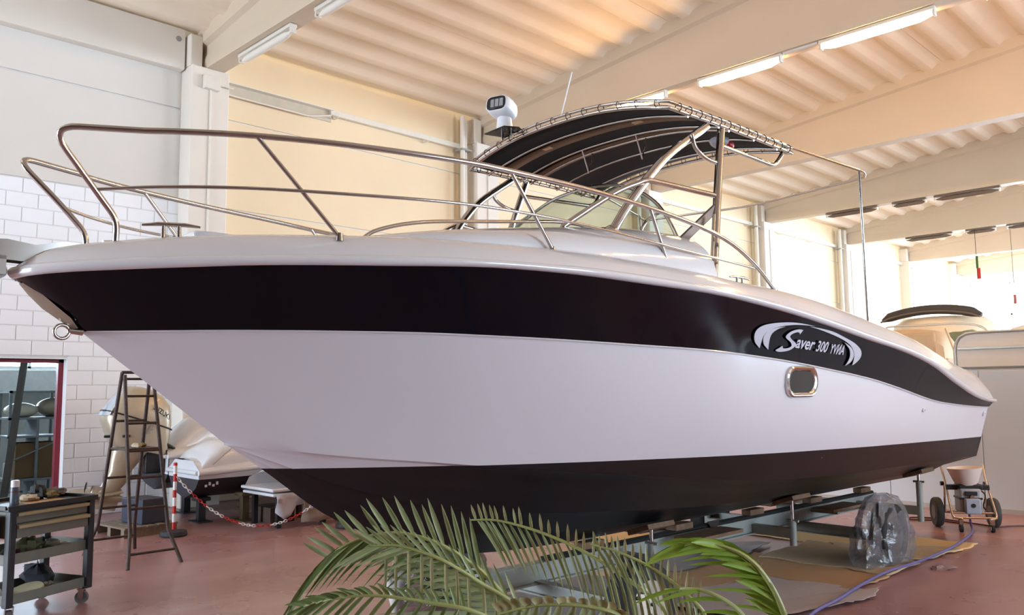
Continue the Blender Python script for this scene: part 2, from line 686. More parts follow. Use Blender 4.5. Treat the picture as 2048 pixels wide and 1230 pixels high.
wall_with_openings('unseen_wall_front', 'y', FRONT_Y - .15, LEFT_X - .3, RIGHT_X + .3, 8.7, ADDED_FRONT_OPEN, mat('unseen_dark_wall_paint', (92, 88, 86), .6, var=.06))  # unseen wall, darkened to keep bounce light off the bow
wall_with_openings('wall_far', 'y', FAR_Y + .15, LEFT_X - .3, RIGHT_X + .3, 8.7, FAR_OPEN, M_WALL)
wall_with_openings('wall_right', 'x', RIGHT_X + .15, FRONT_Y - .3, FAR_Y + .3, 7.6, ADDED_RIGHT_OPEN, mat('grey_wall_paint', (168, 164, 160), .6, var=.04))
wn = 0
for axis, pos, L_ in (('y', FAR_Y + .15, FAR_OPEN), ('x', RIGHT_X + .15, ADDED_RIGHT_OPEN)):  # right wall windows are unseen, added to let in daylight
    for a, b, z0, z1 in L_:
        wn += 1
        fr = MB()
        k = max(2, round((b - a) / 1.6))
        kz = max(1, round((z1 - z0) / 1.4))

        def q(p0, p1, za, zb, t=.03):
            if axis == 'y':
                fr.box(p0, p1, pos - t, pos + t, za, zb)
            else:
                fr.box(pos - t, pos + t, p0, p1, za, zb)
        for j in range(k + 1):
            x = a + (b - a) * j / k
            q(x - .03, x + .03, z0, z1)
        for j in range(kz + 1):
            z = z0 + (z1 - z0) * j / kz
            q(a, b, z - .03, z + .03)
        f = structure(fr.build('window_%d' % wn, M_ALU, smooth=0), 'aluminium framed window wall filled with daylight')
        pn = None
        for j in range(k):
            for jz in range(kz):
                p0, p1 = a + (b - a) * j / k, a + (b - a) * (j + 1) / k
                za, zb = z0 + (z1 - z0) * jz / kz, z0 + (z1 - z0) * (jz + 1) / kz
                if pn is None:
                    g = MB()
                    if axis == 'y':
                        g.box(0, p1 - p0, -.004, .004, 0, zb - za)
                    else:
                        g.box(-.004, .004, 0, p1 - p0, 0, zb - za)
                    pn = g.build('pane', M_GLAZE, f, smooth=0)
                    o = pn
                else:
                    o = link_copy(pn)
                o.location = (p0, pos, za) if axis == 'y' else (pos, p0, za)

# ================================================================== THE MOTOR BOAT
# local frame of the boat: x = towards port, y = aft of the bow tip, z = up
BOAT_LOC, BOAT_RZ = (-4.486, 1.115, 0.0), -R(2.0)
LB = 9.33
M_GEL = mat('white_gelcoat', (226, 226, 230), .14, var=.012, scale=1.5, coat=.6)
M_NAVY = mat('navy_gelcoat', (9, 10, 20), .05, var=.1, scale=1., spec=.22)
M_STEEL = mat('polished_stainless', (196, 192, 188), .14, metal=1., var=.03, scale=8)
M_DARKST = mat('dark_anodised_tube', (60, 58, 58), .25, metal=.8, var=.05)
M_CANVAS = mat('black_canvas', (23, 25, 30), .85, var=.15, scale=14, bump=.2, bscale=400)
M_BROWN = mat('brown_mesh_strip', (106, 80, 60), .8, var=.15, scale=60)
M_CORD = mat('black_cord', (26, 24, 24), .7)
M_WPLAST = mat('white_plastic', (232, 234, 240), .3, var=.02)
M_BPLAST = mat('black_plastic', (24, 24, 26), .4, var=.1)
M_SCREEN = glass_mat('tinted_acrylic', (198, 212, 204), .10)
M_DGLASS = mat('dark_porthole_glass', (26, 24, 18), .08, var=.2, coat=.5)
M_DECAL = mat('silver_decal', (196, 199, 212), .35, var=.02)
M_DECALK = mat('black_decal', (8, 8, 12), .35)

# hull paint: white topsides, black antifouling below the boot line
m = bpy.data.materials.new('hull_paint')
m.use_nodes = True
n, l = m.node_tree.nodes, m.node_tree.links
bs = n['Principled BSDF']
tc = n.new('ShaderNodeTexCoord')
sp = n.new('ShaderNodeSeparateXYZ')
l.new(tc.outputs['Object'], sp.inputs[0])
ma = n.new('ShaderNodeMath')
ma.operation = 'MULTIPLY_ADD'
ma.inputs[1].default_value, ma.inputs[2].default_value = .0175, -1.291
l.new(sp.outputs['Y'], ma.inputs[0])
mb2 = n.new('ShaderNodeMath')
mb2.operation = 'ADD'
l.new(ma.outputs[0], mb2.inputs[0])
l.new(sp.outputs['Z'], mb2.inputs[1])
mg = n.new('ShaderNodeMath')
mg.operation = 'GREATER_THAN'
mg.inputs[1].default_value = 0
l.new(mb2.outputs[0], mg.inputs[0])
nz = n.new('ShaderNodeTexNoise')
nz.inputs['Scale'].default_value = 3
nz.inputs['Detail'].default_value = 8
l.new(tc.outputs['Object'], nz.inputs['Vector'])
rb = n.new('ShaderNodeValToRGB')
rb.color_ramp.elements[0].color = (*lin((15, 15, 17)), 1)
rb.color_ramp.elements[1].color = (*lin((26, 26, 29)), 1)
l.new(nz.outputs['Fac'], rb.inputs['Fac'])
mx = n.new('ShaderNodeMixRGB')
mx.inputs['Color2'].default_value = (*lin((226, 225, 231)), 1)
l.new(mg.outputs[0], mx.inputs['Fac'])
l.new(rb.outputs['Color'], mx.inputs['Color1'])
l.new(mx.outputs['Color'], bs.inputs['Base Color'])
mr = n.new('ShaderNodeMapRange')
mr.inputs['To Min'].default_value, mr.inputs['To Max'].default_value = .38, .16
l.new(mg.outputs[0], mr.inputs['Value'])
l.new(mr.outputs['Result'], bs.inputs['Roughness'])
M_HULL = m

bR = pchip([(0, 0), (.02, .1), (.1, .22), (.3, .40), (.6, .60), (1, .82), (1.5, 1.03), (2, 1.18), (3, 1.37), (4, 1.46), (5, 1.49), (6.5, 1.49), (8, 1.44), (9.4, 1.36)])
bS = pchip([(.3, 0), (.4, .09), (.6, .24), (1, .48), (1.5, .73), (2, .93), (3, 1.20), (4, 1.35), (5, 1.41), (6.5, 1.42), (8, 1.38), (9.4, 1.31)])
bC = pchip([(1.06, 0), (1.3, .19), (1.8, .44), (2.5, .70), (3.5, .93), (4.5, 1.06), (5.5, 1.13), (6.5, 1.17), (8, 1.17), (9.4, 1.15)])
bD0 = pchip([(0, .03), (.4, .18), (6, .18), (8, .16), (9.33, .12)])


def bD(s):
    return max(0., bR(s) - bD0(s))


zR = pchip([(0, 2.262), (.1, 2.273), (.36, 2.29), (.6, 2.305), (.87, 2.322), (1.4, 2.342), (2.14, 2.369), (2.55, 2.364), (3.03, 2.346), (3.66, 2.324), (4.46, 2.261), (5.19, 2.181), (6.06, 2.074), (6.42, 2.035), (7.29, 1.901), (7.99, 1.722), (8.6, 1.59), (9.1, 1.527), (9.33, 1.515)])
zT = pchip([(0, 2.312), (.22, 2.328), (.45, 2.344), (.86, 2.363), (1.1, 2.376), (1.95, 2.402), (2.55, 2.405), (3.03, 2.392), (3.67, 2.365), (4.47, 2.307), (6.07, 2.121), (7.3, 1.955), (8.0, 1.781), (8.61, 1.638), (9.19, 1.555), (9.33, 1.55)])
zS = pchip([(.3, 2.016), (.4, 2.016), (1, 2.022), (1.6, 2.021), (2.3, 2.006), (3.19, 1.976), (3.8, 1.956), (4.58, 1.907), (5.3, 1.846), (6.19, 1.755), (6.54, 1.705), (7.75, 1.537), (9.25, 1.46), (9.33, 1.458)])
zC = pchip([(1.06, 1.425), (1.516, 1.349), (2.226, 1.265), (2.667, 1.214), (3.121, 1.162), (3.648, 1.106), (4.135, 1.054), (4.861, .99), (5.96, .955), (7.2, .941), (8.3, .932), (9.33, .911)])
zD = pchip([(.04, 2.34), (.1, 2.389), (.17, 2.412), (.4, 2.453), (.65, 2.478), (.93, 2.499), (1.19, 2.51), (1.59, 2.525), (2.28, 2.535), (2.72, 2.534), (3.24, 2.521), (3.6, 2.505), (3.92, 2.488), (4.29, 2.459), (4.8, 2.439), (5.36, 2.399), (6.0, 2.33), (6.5, 2.259), (7.2, 2.173), (7.87, 2.048), (8.5, 1.925), (8.95, 1.855), (9.2, 1.815), (9.33, 1.73)])
KEEL = pchip([(1.06, 1.425), (1.30, 1.256), (1.70, .968), (1.88, .87), (2.21, .70), (2.67, .60), (3.2, .55), (4.14, .525), (9.33, .525)])
NT = 64
TT = [(i / NT) ** 1.7 for i in range(NT + 1)]


def line(bf, zf, s0):
    return [(bf(s0 + (LB - s0) * t), s0 + (LB - s0) * t, zf(s0 + (LB - s0) * t)) for t in TT]


def zero(_):
    return 0.


L_R = line(bR, zR, 0.)
L_S = line(bS, zS, .3)
L_C = line(bC, zC, 1.06)
L_K = line(zero, KEEL, 1.06)
boat = thing('motor_boat', 'large white motor cruiser with navy side band and black bottom on a trailer', 'boat', BOAT_LOC, BOAT_RZ)


topside_belly = pchip([(0, -.02), (1.5, -.02), (3.5, .04), (4.5, .085), (6., .075), (7.5, .03), (9.33, 0)])


def between(A, B, k, belly=0., sgn=1):
    """rows of points from line A to line B"""
    rows = []
    for j in range(k + 1):
        v = j / k
        row = []
        for i, (a, b) in enumerate(zip(A, B)):
            q = [a[c] * (1 - v) + b[c] * v for c in range(3)]
            bl_ = topside_belly(q[1]) if belly == 'topside' else belly
            q[0] = max(0, q[0] + bl_ * math.sin(PI * v) * min(1, q[0] * 2))
            row.append((q[0] * sgn, q[1], q[2]))
        rows.append(row)
    return rows


def shift(Ln, d, dz=0.):
    return [(max(0, p[0] + d * min(1, p[0] * 12)), p[1], p[2] + dz) for p in Ln]


hb = MB()
sb = MB()
for sg in (1, -1):
    rows = between(shift(L_S, -.012), L_C, 12, 'topside', sg)
    lip = shift(L_C, .0, -.0)
    bot = between([(p[0] - .05 * min(1, p[0] * 3), p[1], p[2] - .012) for p in L_C], L_K, 14, .012, sg)
    # two spray strakes let into the bottom
    for j in (5, 9):
        bot[j] = [(p[0] + sg * .018 * min(1, abs(p[0]) * 4), p[1], p[2] - .022 * min(1, abs(p[0]) * 4)) for p in bot[j + 1]]
    hb.grid(rows + bot, flip=sg < 0)
    sb.grid(between(L_R, L_S, 8, -.012, sg), flip=sg < 0)
# transom
tr = []
for sg in (1, -1):
    col = [p[-1] for p in between(L_R, L_S, 3, 0, sg)] + [p[-1] for p in between(L_S, L_C, 5, 0, sg)] + [p[-1] for p in between(L_C, L_K, 5, 0, sg)]
    tr.append(col)
hb.grid([tr[0], [(0, a[1], a[2]) for a in tr[0]], tr[1]])
hull = hb.build('hull', M_HULL, boat, smooth=30)
hull['label'] = 'white V hull with black antifouling bottom'
o = sb.build('side_band', M_NAVY, boat, smooth=40)
o['label'] = 'glossy navy band along the topsides'
# pinstripe under the band
for sg in (1, -1):
    MB().tube([(sg * (p[0] - .002), p[1], p[2]) for p in L_S[2:]], .006, 6).build('pinstripe', M_GEL, boat)
# pale stem plate
sp_ = []
for s, z, w in ((.03, 2.24, .03), (.07, 2.19, .05), (.135, 2.125, .062), (.21, 2.073, .05), (.28, 2.028, .01)):
    sp_.append([(-w, s + w * .62, z + .004), (-w * .5, s + w * .2 - .006, z), (0, s - .012, z - .004), (w * .5, s + w * .2 - .006, z), (w, s + w * .62, z + .004)])
o = MB().grid(sp_).build('stem_plate', mat('pale_stem_plate', (188, 178, 160), .25, metal=.4), boat)

# rubbing strake all round the sheer
L_T = line(bR, zT, 0.)
for sg in (1, -1):
    rows = []
    for k in range(9):
        a = -PI / 2 + PI * k / 8
        row = []
        for p, q in zip(L_R, L_T):
            zc, h = (p[2] + q[2]) / 2, (q[2] - p[2]) / 2 + .004
            out = .034 * max(0, math.cos(a))
            f = min(1, p[0] * 6)
            row.append((sg * (p[0] + out * f), p[1] - out * (1 - f), zc + h * math.sin(a)))
        rows.append(row)
    MB().grid(rows, flip=sg > 0).build('rubbing_strake', M_GEL, boat, smooth=60)

# deck: gunwale, foredeck and the cockpit well
S_CAB = 4.05
dk = MB()
for sg in (1, -1):
    g0, g1, g2, g3 = [], [], [], []
    for i, t in enumerate(TT):
        s = LB * t
        sd = .05 + (LB - .05) * t
        b0, z0 = bR(s), zT(s)
        b3, z3 = bD(sd), zD(sd)
        g0.append((sg * b0, s, z0))
        g1.append((sg * (b0 * .8 + b3 * .2 - .004), s * .8 + sd * .2, z0 * .62 + z3 * .38))
        g2.append((sg * (b0 * .42 + b3 * .58), s * .42 + sd * .58, z0 * .2 + z3 * .8))
        g3.append((sg * b3, sd, z3))
    rows = [g0, g1, g2, g3]
    dk.grid(rows, flip=sg > 0)
    # deck surface inboard of the edge
    inner = [g3]
    for k in (.1, .35, .7, 1.):
        row = []
        for p in g3:
            b, s, z = abs(p[0]), p[1], p[2]
            if s < S_CAB:
                bb = b * (1 - k)
                row.append((sg * bb, s, z + .05 * (1 - (bb / max(b, .01)) ** 2) * min(1, b)))
            else:
                w = [.02, .14, .2, .22][[.1, .35, .7, 1.].index(k)]
                dz = [.008, .012, .0, -.9][[.1, .35, .7, 1.].index(k)]
                row.append((sg * (b - w), s, max(z + dz, 1.39)))
        inner.append(row)
    dk.grid(inner, flip=sg > 0)
deck = dk.build('deck', M_GEL, boat, smooth=45)
MB().box(-1.08, 1.08, 4.15, 9.25, 1.36, 1.4).build('cockpit_sole', M_GEL, boat, smooth=0)
MB().box(-1.26, 1.26, 9.2, 9.325, 1.38, 1.69).build('transom_wall', M_GEL, boat, bevel=.02)

# cuddy cabin
zK = pchip([(1.35, 2.555), (1.85, 2.63), (2.27, 2.695), (2.7, 2.755), (3.17, 2.815), (3.6, 2.86), (4.05, 2.875)])
cb = MB()
rows = []
CS = [1.35 + (S_CAB - .05 - 1.35) * i / 26 for i in range(27)]
for s in CS:
    w = bD(s) - .03 - .5 * max(0, 1 - (s - 1.35) / .7) ** 2
    zd = zD(s) - .01
    row = []
    for k in range(33):
        th = PI * k / 32
        c, q = math.cos(th), math.sin(th)
        row.append((w * (abs(c) ** .46) * (1 if c >= 0 else -1), s + (.1 * (1 - q ** .8) if s > 3.95 else 0), zd + (zK(s) - zd) * q ** .78))
    rows.append(row)
cb.grid(rows)
cb.f.append([len(cb.v) - 33 + k for k in range(33)])
cb.build('cabin', M_GEL, boat, smooth=50)
o = MB().prism([(-.22, -.25), (.22, -.25), (.25, -.2), (.25, .2), (.22, .25), (-.22, .25), (-.25, .2), (-.25, -.2)],
               Matrix.Translation((.0, 1.02, 2.52)), .038).build('deck_hatch', M_GEL, boat, bevel=.01)

# windscreen
WB = pchip([(0, 3.42), (.5, 3.52), (.8, 3.68), (1.0, 3.93)])
WBZ = pchip([(0, 2.865), (.5, 2.845), (.8, 2.80), (1.0, 2.72)])
WTZ = pchip([(0, 3.37), (.3, 3.33), (.55, 3.24), (.8, 3.08), (.93, 2.92), (1.02, 2.76)])
WTS = pchip([(0, 4.12), (.55, 4.06), (1.02, 3.97)])
ws = thing('tmp', 'x', 'x')
del ws['label'], ws['category']
ws.name = 'windscreen'
ws.parent = boat
base, top = [], []
for k in range(41):
    b = -1 + k / 20
    base.append(Vector((b, WB(abs(b)), WBZ(abs(b)))))
    top.append(Vector((b * 1.02, WTS(abs(b) * 1.02), WTZ(abs(b) * 1.02))))


def pane(i0, i1):
    rows = []
    for v in (0, .25, .5, .75, 1.):
        rows.append([base[i].lerp(top[i], v) + Vector((0, -.05 * math.sin(PI * v), .02 * math.sin(PI * v))) for i in range(i0, i1 + 1)])
    return MB().grid(rows).build('glass_pane', M_SCREEN, ws, smooth=60)


pane(0, 3), pane(3, 37), pane(37, 40)
MB().tube(top, .014, 8).build('screen_frame', M_STEEL, ws)
MB().tube([p + Vector((0, -.004, .006)) for p in base], .011, 6).build('screen_base', M_STEEL, ws)
for i in (3, 37):
    MB().tube([base[i].lerp(top[i], v) + Vector((0, -.05 * math.sin(PI * v), .02 * math.sin(PI * v))) for v in (0, .25, .5, .75, 1)], .011, 6).build('mullion', M_STEEL, ws)
MB().box(-.62, .42, 4.12, 4.4, 1.4, 2.72).build('helm_console', M_GEL, boat, bevel=.03)
MB().torus((.1, 3.98, 2.86), (0, .6, .8), .17, .014).build('steering_wheel', M_BPLAST, boat)

# bow rails, one each side
for sg in (1, -1):
    rl = bpy.data.objects.new('bow_rail', None)
    COL.objects.link(rl)
    rl.parent = boat

    def q(b, s, z):
        return (sg * b, s, z)
    fr = fillet([q(.245, .375, 2.44), q(.245, .378, 2.555), q(.262, .265, 2.69), q(.33, .035, 2.945), q(.52, .4, 2.948)], .13, 8)
    tp = smooth_path([q(.52, .4, 2.948), q(.62, .55, 2.95), q(.76, .84, 2.957), q(.92, 1.28, 2.96), q(1.07, 1.87, 2.957), q(1.13, 2.21, 2.945), q(1.2, 2.9, 2.915), q(1.24, 3.63, 2.855), q(1.265, 4.18, 2.765), q(1.28, 4.54, 2.62), q(1.29, 4.82, 2.435)], 5)
    MB().tube(fr[:-1] + tp, .0155, 12).build('top_tube', M_STEEL, rl, smooth=60)
    MB().tube(smooth_path([q(.262, .265, 2.69), q(.5, .5, 2.695), q(.73, .84, 2.70), q(.9, 1.3, 2.71), q(1.05, 1.89, 2.725), q(1.13, 2.4, 2.718), q(1.19, 2.91, 2.69), q(1.23, 3.52, 2.65), q(1.272, 4.6, 2.585)], 5), .009, 8).build('mid_tube', M_STEEL, rl, smooth=60)
    for a, b in ((q(.85, 1.27, 2.49), q(.765, .85, 2.955)), (q(1.12, 2.56, 2.53), q(1.125, 2.22, 2.945)), (q(1.2, 3.6, 2.5), q(1.225, 3.38, 2.87))):
        MB().tube([a, b], .0115, 8).build('post', M_STEEL, rl, smooth=60)
    for a in (q(.245, .375, 2.435), q(.85, 1.27, 2.5), q(1.12, 2.56, 2.535), q(1.2, 3.6, 2.505), q(1.29, 4.82, 2.435)):
        MB().cyl((a[0], a[1], a[2] - .03), (a[0], a[1], a[2] + .012), .02, .016, 12).build('foot', M_STEEL, rl)
    # grab rail along the cabin top
    MB().tube(smooth_path([q(.45, 1.64, 2.57), q(.45, 1.78, 2.655), q(.45, 2.12, 2.745), q(.45, 2.75, 2.83), q(.45, 3.3, 2.9), q(.45, 3.6, 2.905), q(.45, 3.76, 2.85)], 5), .012, 8).build('grab_rail', M_STEEL, boat, smooth=60)


def cleat(x, y, z, rz, sc=1.):
    c = bpy.data.objects.new('cleat', None)
    COL.objects.link(c)
    c.parent = boat
    c.location, c.rotation_euler = (x, y, z), (0, 0, rz)
    MB().tube([(0, -.13 * sc, .042), (0, -.06 * sc, .05), (0, .06 * sc, .05), (0, .13 * sc, .042)], [.006, .011, .011, .006], 8).build('horn', M_STEEL, c, smooth=60)
    for y_ in (-.035 * sc, .035 * sc):
        MB().cyl((0, y_, -.02), (0, y_, .045), .012, .009, 10).build('stem', M_STEEL, c, smooth=60)


cleat(.36, .6, 2.495, -.45, 1.05)
cleat(-.36, .6, 2.495, .45, 1.05)
cleat(1.24, 4.4, 2.46, 0)
cleat(-1.24, 4.4, 2.46, 0)

# bow roller with its cheek plates
br = bpy.data.objects.new('bow_roller', None)
COL.objects.link(br)
br.parent = boat
for x in (-.05, .05):
    poly = [(.3, 2.45), (.2, 2.455), (.07, 2.424), (-.05, 2.44), (-.16, 2.43), (-.22, 2.38), (-.16, 2.345), (.16, 2.335), (.3, 2.36)]
    MB().prism(poly, Matrix.Translation((x - .003, 0, 0)) @ Matrix(((0, 0, 1, 0), (1, 0, 0, 0), (0, 1, 0, 0), (0, 0, 0, 1))), .006).build('cheek_plate', M_STEEL, br, smooth=0)
MB().cyl((-.035, -.075, 2.288), (.035, -.075, 2.288), .036, .036, 24).build('roller', mat('grey_rubber_roller', (158, 160, 158), .5), br)
MB().cyl((-.045, -.075, 2.288), (.045, -.075, 2.288), .013, .013, 16).build('roller_pin', mat('copper_pin', (176, 92, 60), .3, metal=.8), br)
for x in (-.05, .05):
    MB().box(x - .003, x + .003, -.1, -.05, 2.27, 2.36).build('roller_bracket', M_STEEL, br, smooth=0)

# towing eye on the stem
te = MB().torus((0, .215, 2.012), (1, 0, 0), .034, .009, 24, 8)
te.tube([(0, .245, 2.02), (0, .31, 2.015)], [.016, .02], 10)
te.build('towing_eye', M_STEEL, boat, smooth=60)


# things on the topsides: porthole, fittings
def side(s, z):
    """half breadth of the topside at station s, height z"""
    k = (zS(s) - z) / (zS(s) - zC(s))
    return bS(s) * (1 - k) + bC(s) * k + topside_belly(s) * math.sin(PI * min(max(k, 0), 1)) - .006


def slope_matrix(s, z):
    p = Vector((side(s, z), s, z))
    tz = (Vector((side(s, z + .05), s, z + .05)) - p).normalized()
    ts = (Vector((side(s + .05, z), s + .05, z)) - p).normalized()
    nn = ts.cross(tz).normalized()
    if nn.x < 0:
        nn = -nn
    M = Matrix((ts, tz, nn)).transposed().to_4x4()
    M.translation = p
    return M


def rrect(w, h, r, n=6):
    o = []
    for cx, cy, a0 in ((w - r, h - r, 0), (-w + r, h - r, PI / 2), (-w + r, -h + r, PI), (w - r, -h + r, 3 * PI / 2)):
        for k in range(n + 1):
            a = a0 + PI / 2 * k / n
            o.append((cx + r * math.cos(a), cy + r * math.sin(a)))
    return o


ph = bpy.data.objects.new('porthole', None)
COL.objects.link(ph)
ph.parent = boat
Mx = slope_matrix(4.96, 1.742)
rows = []
for w, h, r, z in ((.225, .118, .1, -.02), (.223, .116, .098, .012), (.21, .105, .09, .02), (.19, .09, .08, .016), (.175, .08, .072, .004), (.175, .08, .072, -.02)):
    rows.append([Mx @ Vector((x, y, z)) for x, y in rrect(w, h, r)])
MB().grid(rows, closed_u=True).build('porthole_rim', M_STEEL, ph, smooth=40)
g = MB()
g.v = [Mx @ Vector((x, y, .004)) for x, y in rrect(.176, .081, .072)]
g.f = [list(range(len(g.v)))]
g.build('porthole_glass', M_DGLASS, ph, smooth=0, fix=False)
for s, z, r in ((7.3, 1.475, .022), (9.34, 1.39, .03)):
    Mx = slope_matrix(min(s, 9.2), z)
    MB().lathe([(r, -.02), (r, .012), (r * .6, .016), (r * .55, .0)], 16, Mx).build('through_hull_fitting', M_WPLAST, boat)
for s, z in ((5.55, 1.13), (7.35, 1.1), (7.36, 1.08)):
    Mx = slope_matrix(s, z)
    MB().lathe([(.008, -.01), (.008, .004)], 8, Mx).build('anode_screw', M_STEEL, boat)
MB().tube([(1.2, 9.3, 1.39), (1.2, 9.42, 1.39)], .035, 12).build('exhaust_pipe', M_STEEL, boat)


# lettering and swooshes on the navy band; u,v = decal sheet coordinates
def decal(u, v, lift):
    s = 4.10989 + .000917869 * u - 3.3484e-5 * v + 1.70974e-7 * u * u - 2.98897e-8 * u * v + 9.27776e-10 * v * v + 1.6255e-11 * u ** 3
    z = 2.23561 + 5.54036e-5 * u - .000564415 * v + 8.31e-9 * u * u - 7.93241e-8 * u * v + 9.61973e-9 * v * v + 1.33243e-13 * u ** 3
    k = (z - zS(s)) / (zR(s) - zS(s))
    return Vector((bS(s) * (1 - k) + bR(s) * k + lift, s, z))


def decal_part(name, vs, fs, m=M_DECAL, lift=.004):
    b = MB()
    b.v = [decal(u, v, lift) for u, v in vs]
    b.f = [list(f) for f in fs]
    me = b.mesh(name, m, 0)
    bm = bmesh.new()
    bm.from_mesh(me)
    bmesh.ops.triangulate(bm, faces=bm.faces)
    bm.to_mesh(me)
    bm.free()
    o = bpy.data.objects.new(name, me)
    COL.objects.link(o)
    o.parent = boat
    return o


def spline2(P, n=4):
    return [(p.x, p.y) for p in smooth_path([(x, y, 0) for x, y in P], n)]


def band_decal(name, outer, inner):
    """crescent between two curves that share their ends"""
    a, b = spline2(outer, 5), spline2(inner, 5)
    k = 28

    def samp(P):
        L_ = [0]
        for i in range(1, len(P)):
            L_.append(L_[-1] + math.dist(P[i], P[i - 1]))
        out = []
        for j in range(k + 1):
            t = L_[-1] * j / k
            i = 1
            while i < len(P) - 1 and L_[i] < t:
                i += 1
            f = (t - L_[i - 1]) / max(1e-6, L_[i] - L_[i - 1])
            out.append((P[i - 1][0] * (1 - f) + P[i][0] * f, P[i - 1][1] * (1 - f) + P[i][1] * f))
        return out
    A_, B_ = samp(a), samp(b)
    fs = [(i, i + 1, k + 2 + i, k + 1 + i) for i in range(k)]
    decal_part(name, A_ + B_, fs)
    # thin black outline behind
    grow = []
    for i in range(k + 1):
        dx, dy = A_[i][0] - B_[i][0], A_[i][1] - B_[i][1]
        d = math.hypot(dx, dy) + 1e-6
        grow.append((dx / d * 5, dy / d * 5))
    decal_part(name + '_outline', [(p[0] + g_[0], p[1] + g_[1]) for p, g_ in zip(A_, grow)] + [(p[0] - g_[0], p[1] - g_[1]) for p, g_ in zip(B_, grow)], fs, M_DECALK, .0032)


band_decal('swoosh', [(287, 467), (215, 390), (190, 305), (205, 240), (260, 195), (350, 170), (480, 158), (620, 160), (760, 180), (875, 206)],
           [(287, 467), (290, 400), (297, 320), (332, 265), (400, 225), (500, 200), (620, 187), (700, 188), (790, 195), (875, 206)])
band_decal('swoosh', [(391, 486), (325, 420), (303, 350), (310, 300), (350, 250), (430, 220), (530, 208)],
           [(391, 486), (380, 400), (380, 325), (400, 275), (450, 235), (490, 220), (530, 208)])
band_decal('swoosh', [(810, 208), (950, 233), (1100, 272), (1250, 342), (1370, 408), (1450, 478), (1480, 540), (1475, 600), (1440, 652), (1405, 682)],
           [(810, 208), (920, 240), (1050, 287), (1180, 342), (1280, 397), (1350, 457), (1395, 530), (1408, 600), (1407, 640), (1405, 682)])
band_decal('swoosh', [(1255, 400), (1330, 450), (1380, 510), (1398, 570), (1380, 640), (1325, 686)],
           [(1255, 400), (1290, 435), (1335, 490), (1355, 560), (1350, 620), (1325, 686)])
# big script initial
So = [(548, 438), (552, 468), (600, 470), (640, 452), (656, 425), (625, 392), (572, 352), (558, 322), (590, 280), (640, 252), (700, 242), (742, 252)]
Si = [(475, 490), (500, 508), (560, 510), (640, 490), (694, 440), (690, 408), (645, 372), (606, 338), (618, 302), (660, 280), (700, 276), (715, 302)]
band_decal('initial_letter', So, Si)


def word(name, txt, x, y, size, sx, sheer, drop):
    vs, fs = text_mesh(txt, size, .25, 0, size * .02)
    decal_part(name, [(x + v.x * sx, y - v.y + v.x * sx * drop) for v in vs], fs)


word('lettering', 'aver', 690, 458, 205, .60, 0, .16)
word('lettering', '300', 938, 502, 178, .50, 0, .13)
word('lettering', 'YVИA', 1104, 530, 160, .40, 0, .12)

# ------------------------------------------------ T-top
tt = bpy.data.objects.new('t_top', None)
COL.objects.link(tt)
tt.parent = boat
CW, C0, C1 = 1.1, 3.74, 5.52


def can_z(b, s, d=0.):
    u = abs(b) / CW
    return 3.70 + .14 * (1 - u ** 2.4) + .012 * math.sin((s - C0) / (C1 - C0) * PI) + d


def can_s0(b):
    return C0 + .05 * (abs(b) / CW) ** 2


for nm, d in (('canopy', .012),):
    rows = []
    for k in range(21):
        b = -CW * .97 + 2 * CW * .97 * k / 20
        rows.append([(b, can_s0(b) + .03 + (C1 - .06 - can_s0(b)) * j / 16, can_z(b, C0 + j / 16) + d - .012 * abs(math.sin(j / 16 * PI * 4))) for j in range(17)])
    o = MB().grid(rows).build('canopy', M_CANVAS, tt, smooth=60)
    so = o.modifiers.new('thick', 'SOLIDIFY')
    so.thickness = .006


def bow_tube(s, r, d, name='canopy_bow', m=M_STEEL, w=1.):
    MB().tube([(b, s if s > C0 + .01 else can_s0(b), can_z(b, s, d)) for b in [(-CW + 2 * CW * k / 24) * w for k in range(25)]], r, 8).build(name, m, tt, smooth=60)


# rim: double tube around
for d, r in ((-.012, .016), (.035, .013)):
    rim = []
    for k in range(25):
        b = -CW + 2 * CW * k / 24
        rim.append((b, can_s0(b), can_z(b, C0, d)))
    rim += [(CW, s, can_z(CW, s, d)) for s in (4.1, 4.5, 5., 5.4)]
    for k in range(25):
        b = CW - 2 * CW * k / 24
        rim.append((b, C1, can_z(b, C1, d)))
    rim += [(-CW, s, can_z(CW, s, d)) for s in (5.4, 5., 4.5, 4.1)]
    MB().tube(rim, r, 8, closed=True).build('canopy_rim', M_STEEL, tt, smooth=60)
for s in (4.02, 4.42, 4.56, 4.92, 5.28):
    bow_tube(s, .011, -.03)
for s in (4.09, 4.49):
    rows = [[(b, s, can_z(b, s, -.02)), (b, s + .125, can_z(b, s, -.02))] for b in [-1.04 + 2.08 * k / 20 for k in range(21)]]
    st = MB().grid(rows).build('brown_strip', M_BROWN, tt, smooth=60)
    st.modifiers.new('t', 'SOLIDIFY').thickness = .004
for b in (-.45, .55):
    MB().box(b - .045, b + .045, 4.11, 4.155, can_z(b, 4.1, -.032), can_z(b, 4.1, -.022)).build('vent_tab', mat('pale_tab', (190, 160, 130), .6), tt, smooth=0)
lc = MB()
rnd = random.Random(3)
for k in range(13):
    u = k / 12
    for sg in (1, -1):
        s = 3.9 + u * 1.55
        lc.torus((sg * (CW + .0), s, can_z(CW, s, .01)), (.15, 1, .2 * rnd.uniform(-1, 1)), .034, .004, 10, 5)
    b = -1.0 + 2.0 * u
    for s in (can_s0(b), C1):
        lc.torus((b, s, can_z(b, s, .01)), (1, .15 * rnd.uniform(-1, 1), 0), .032, .0035, 10, 5)
lc.build('lacing', M_CORD, tt, smooth=60)['kind'] = 'stuff'
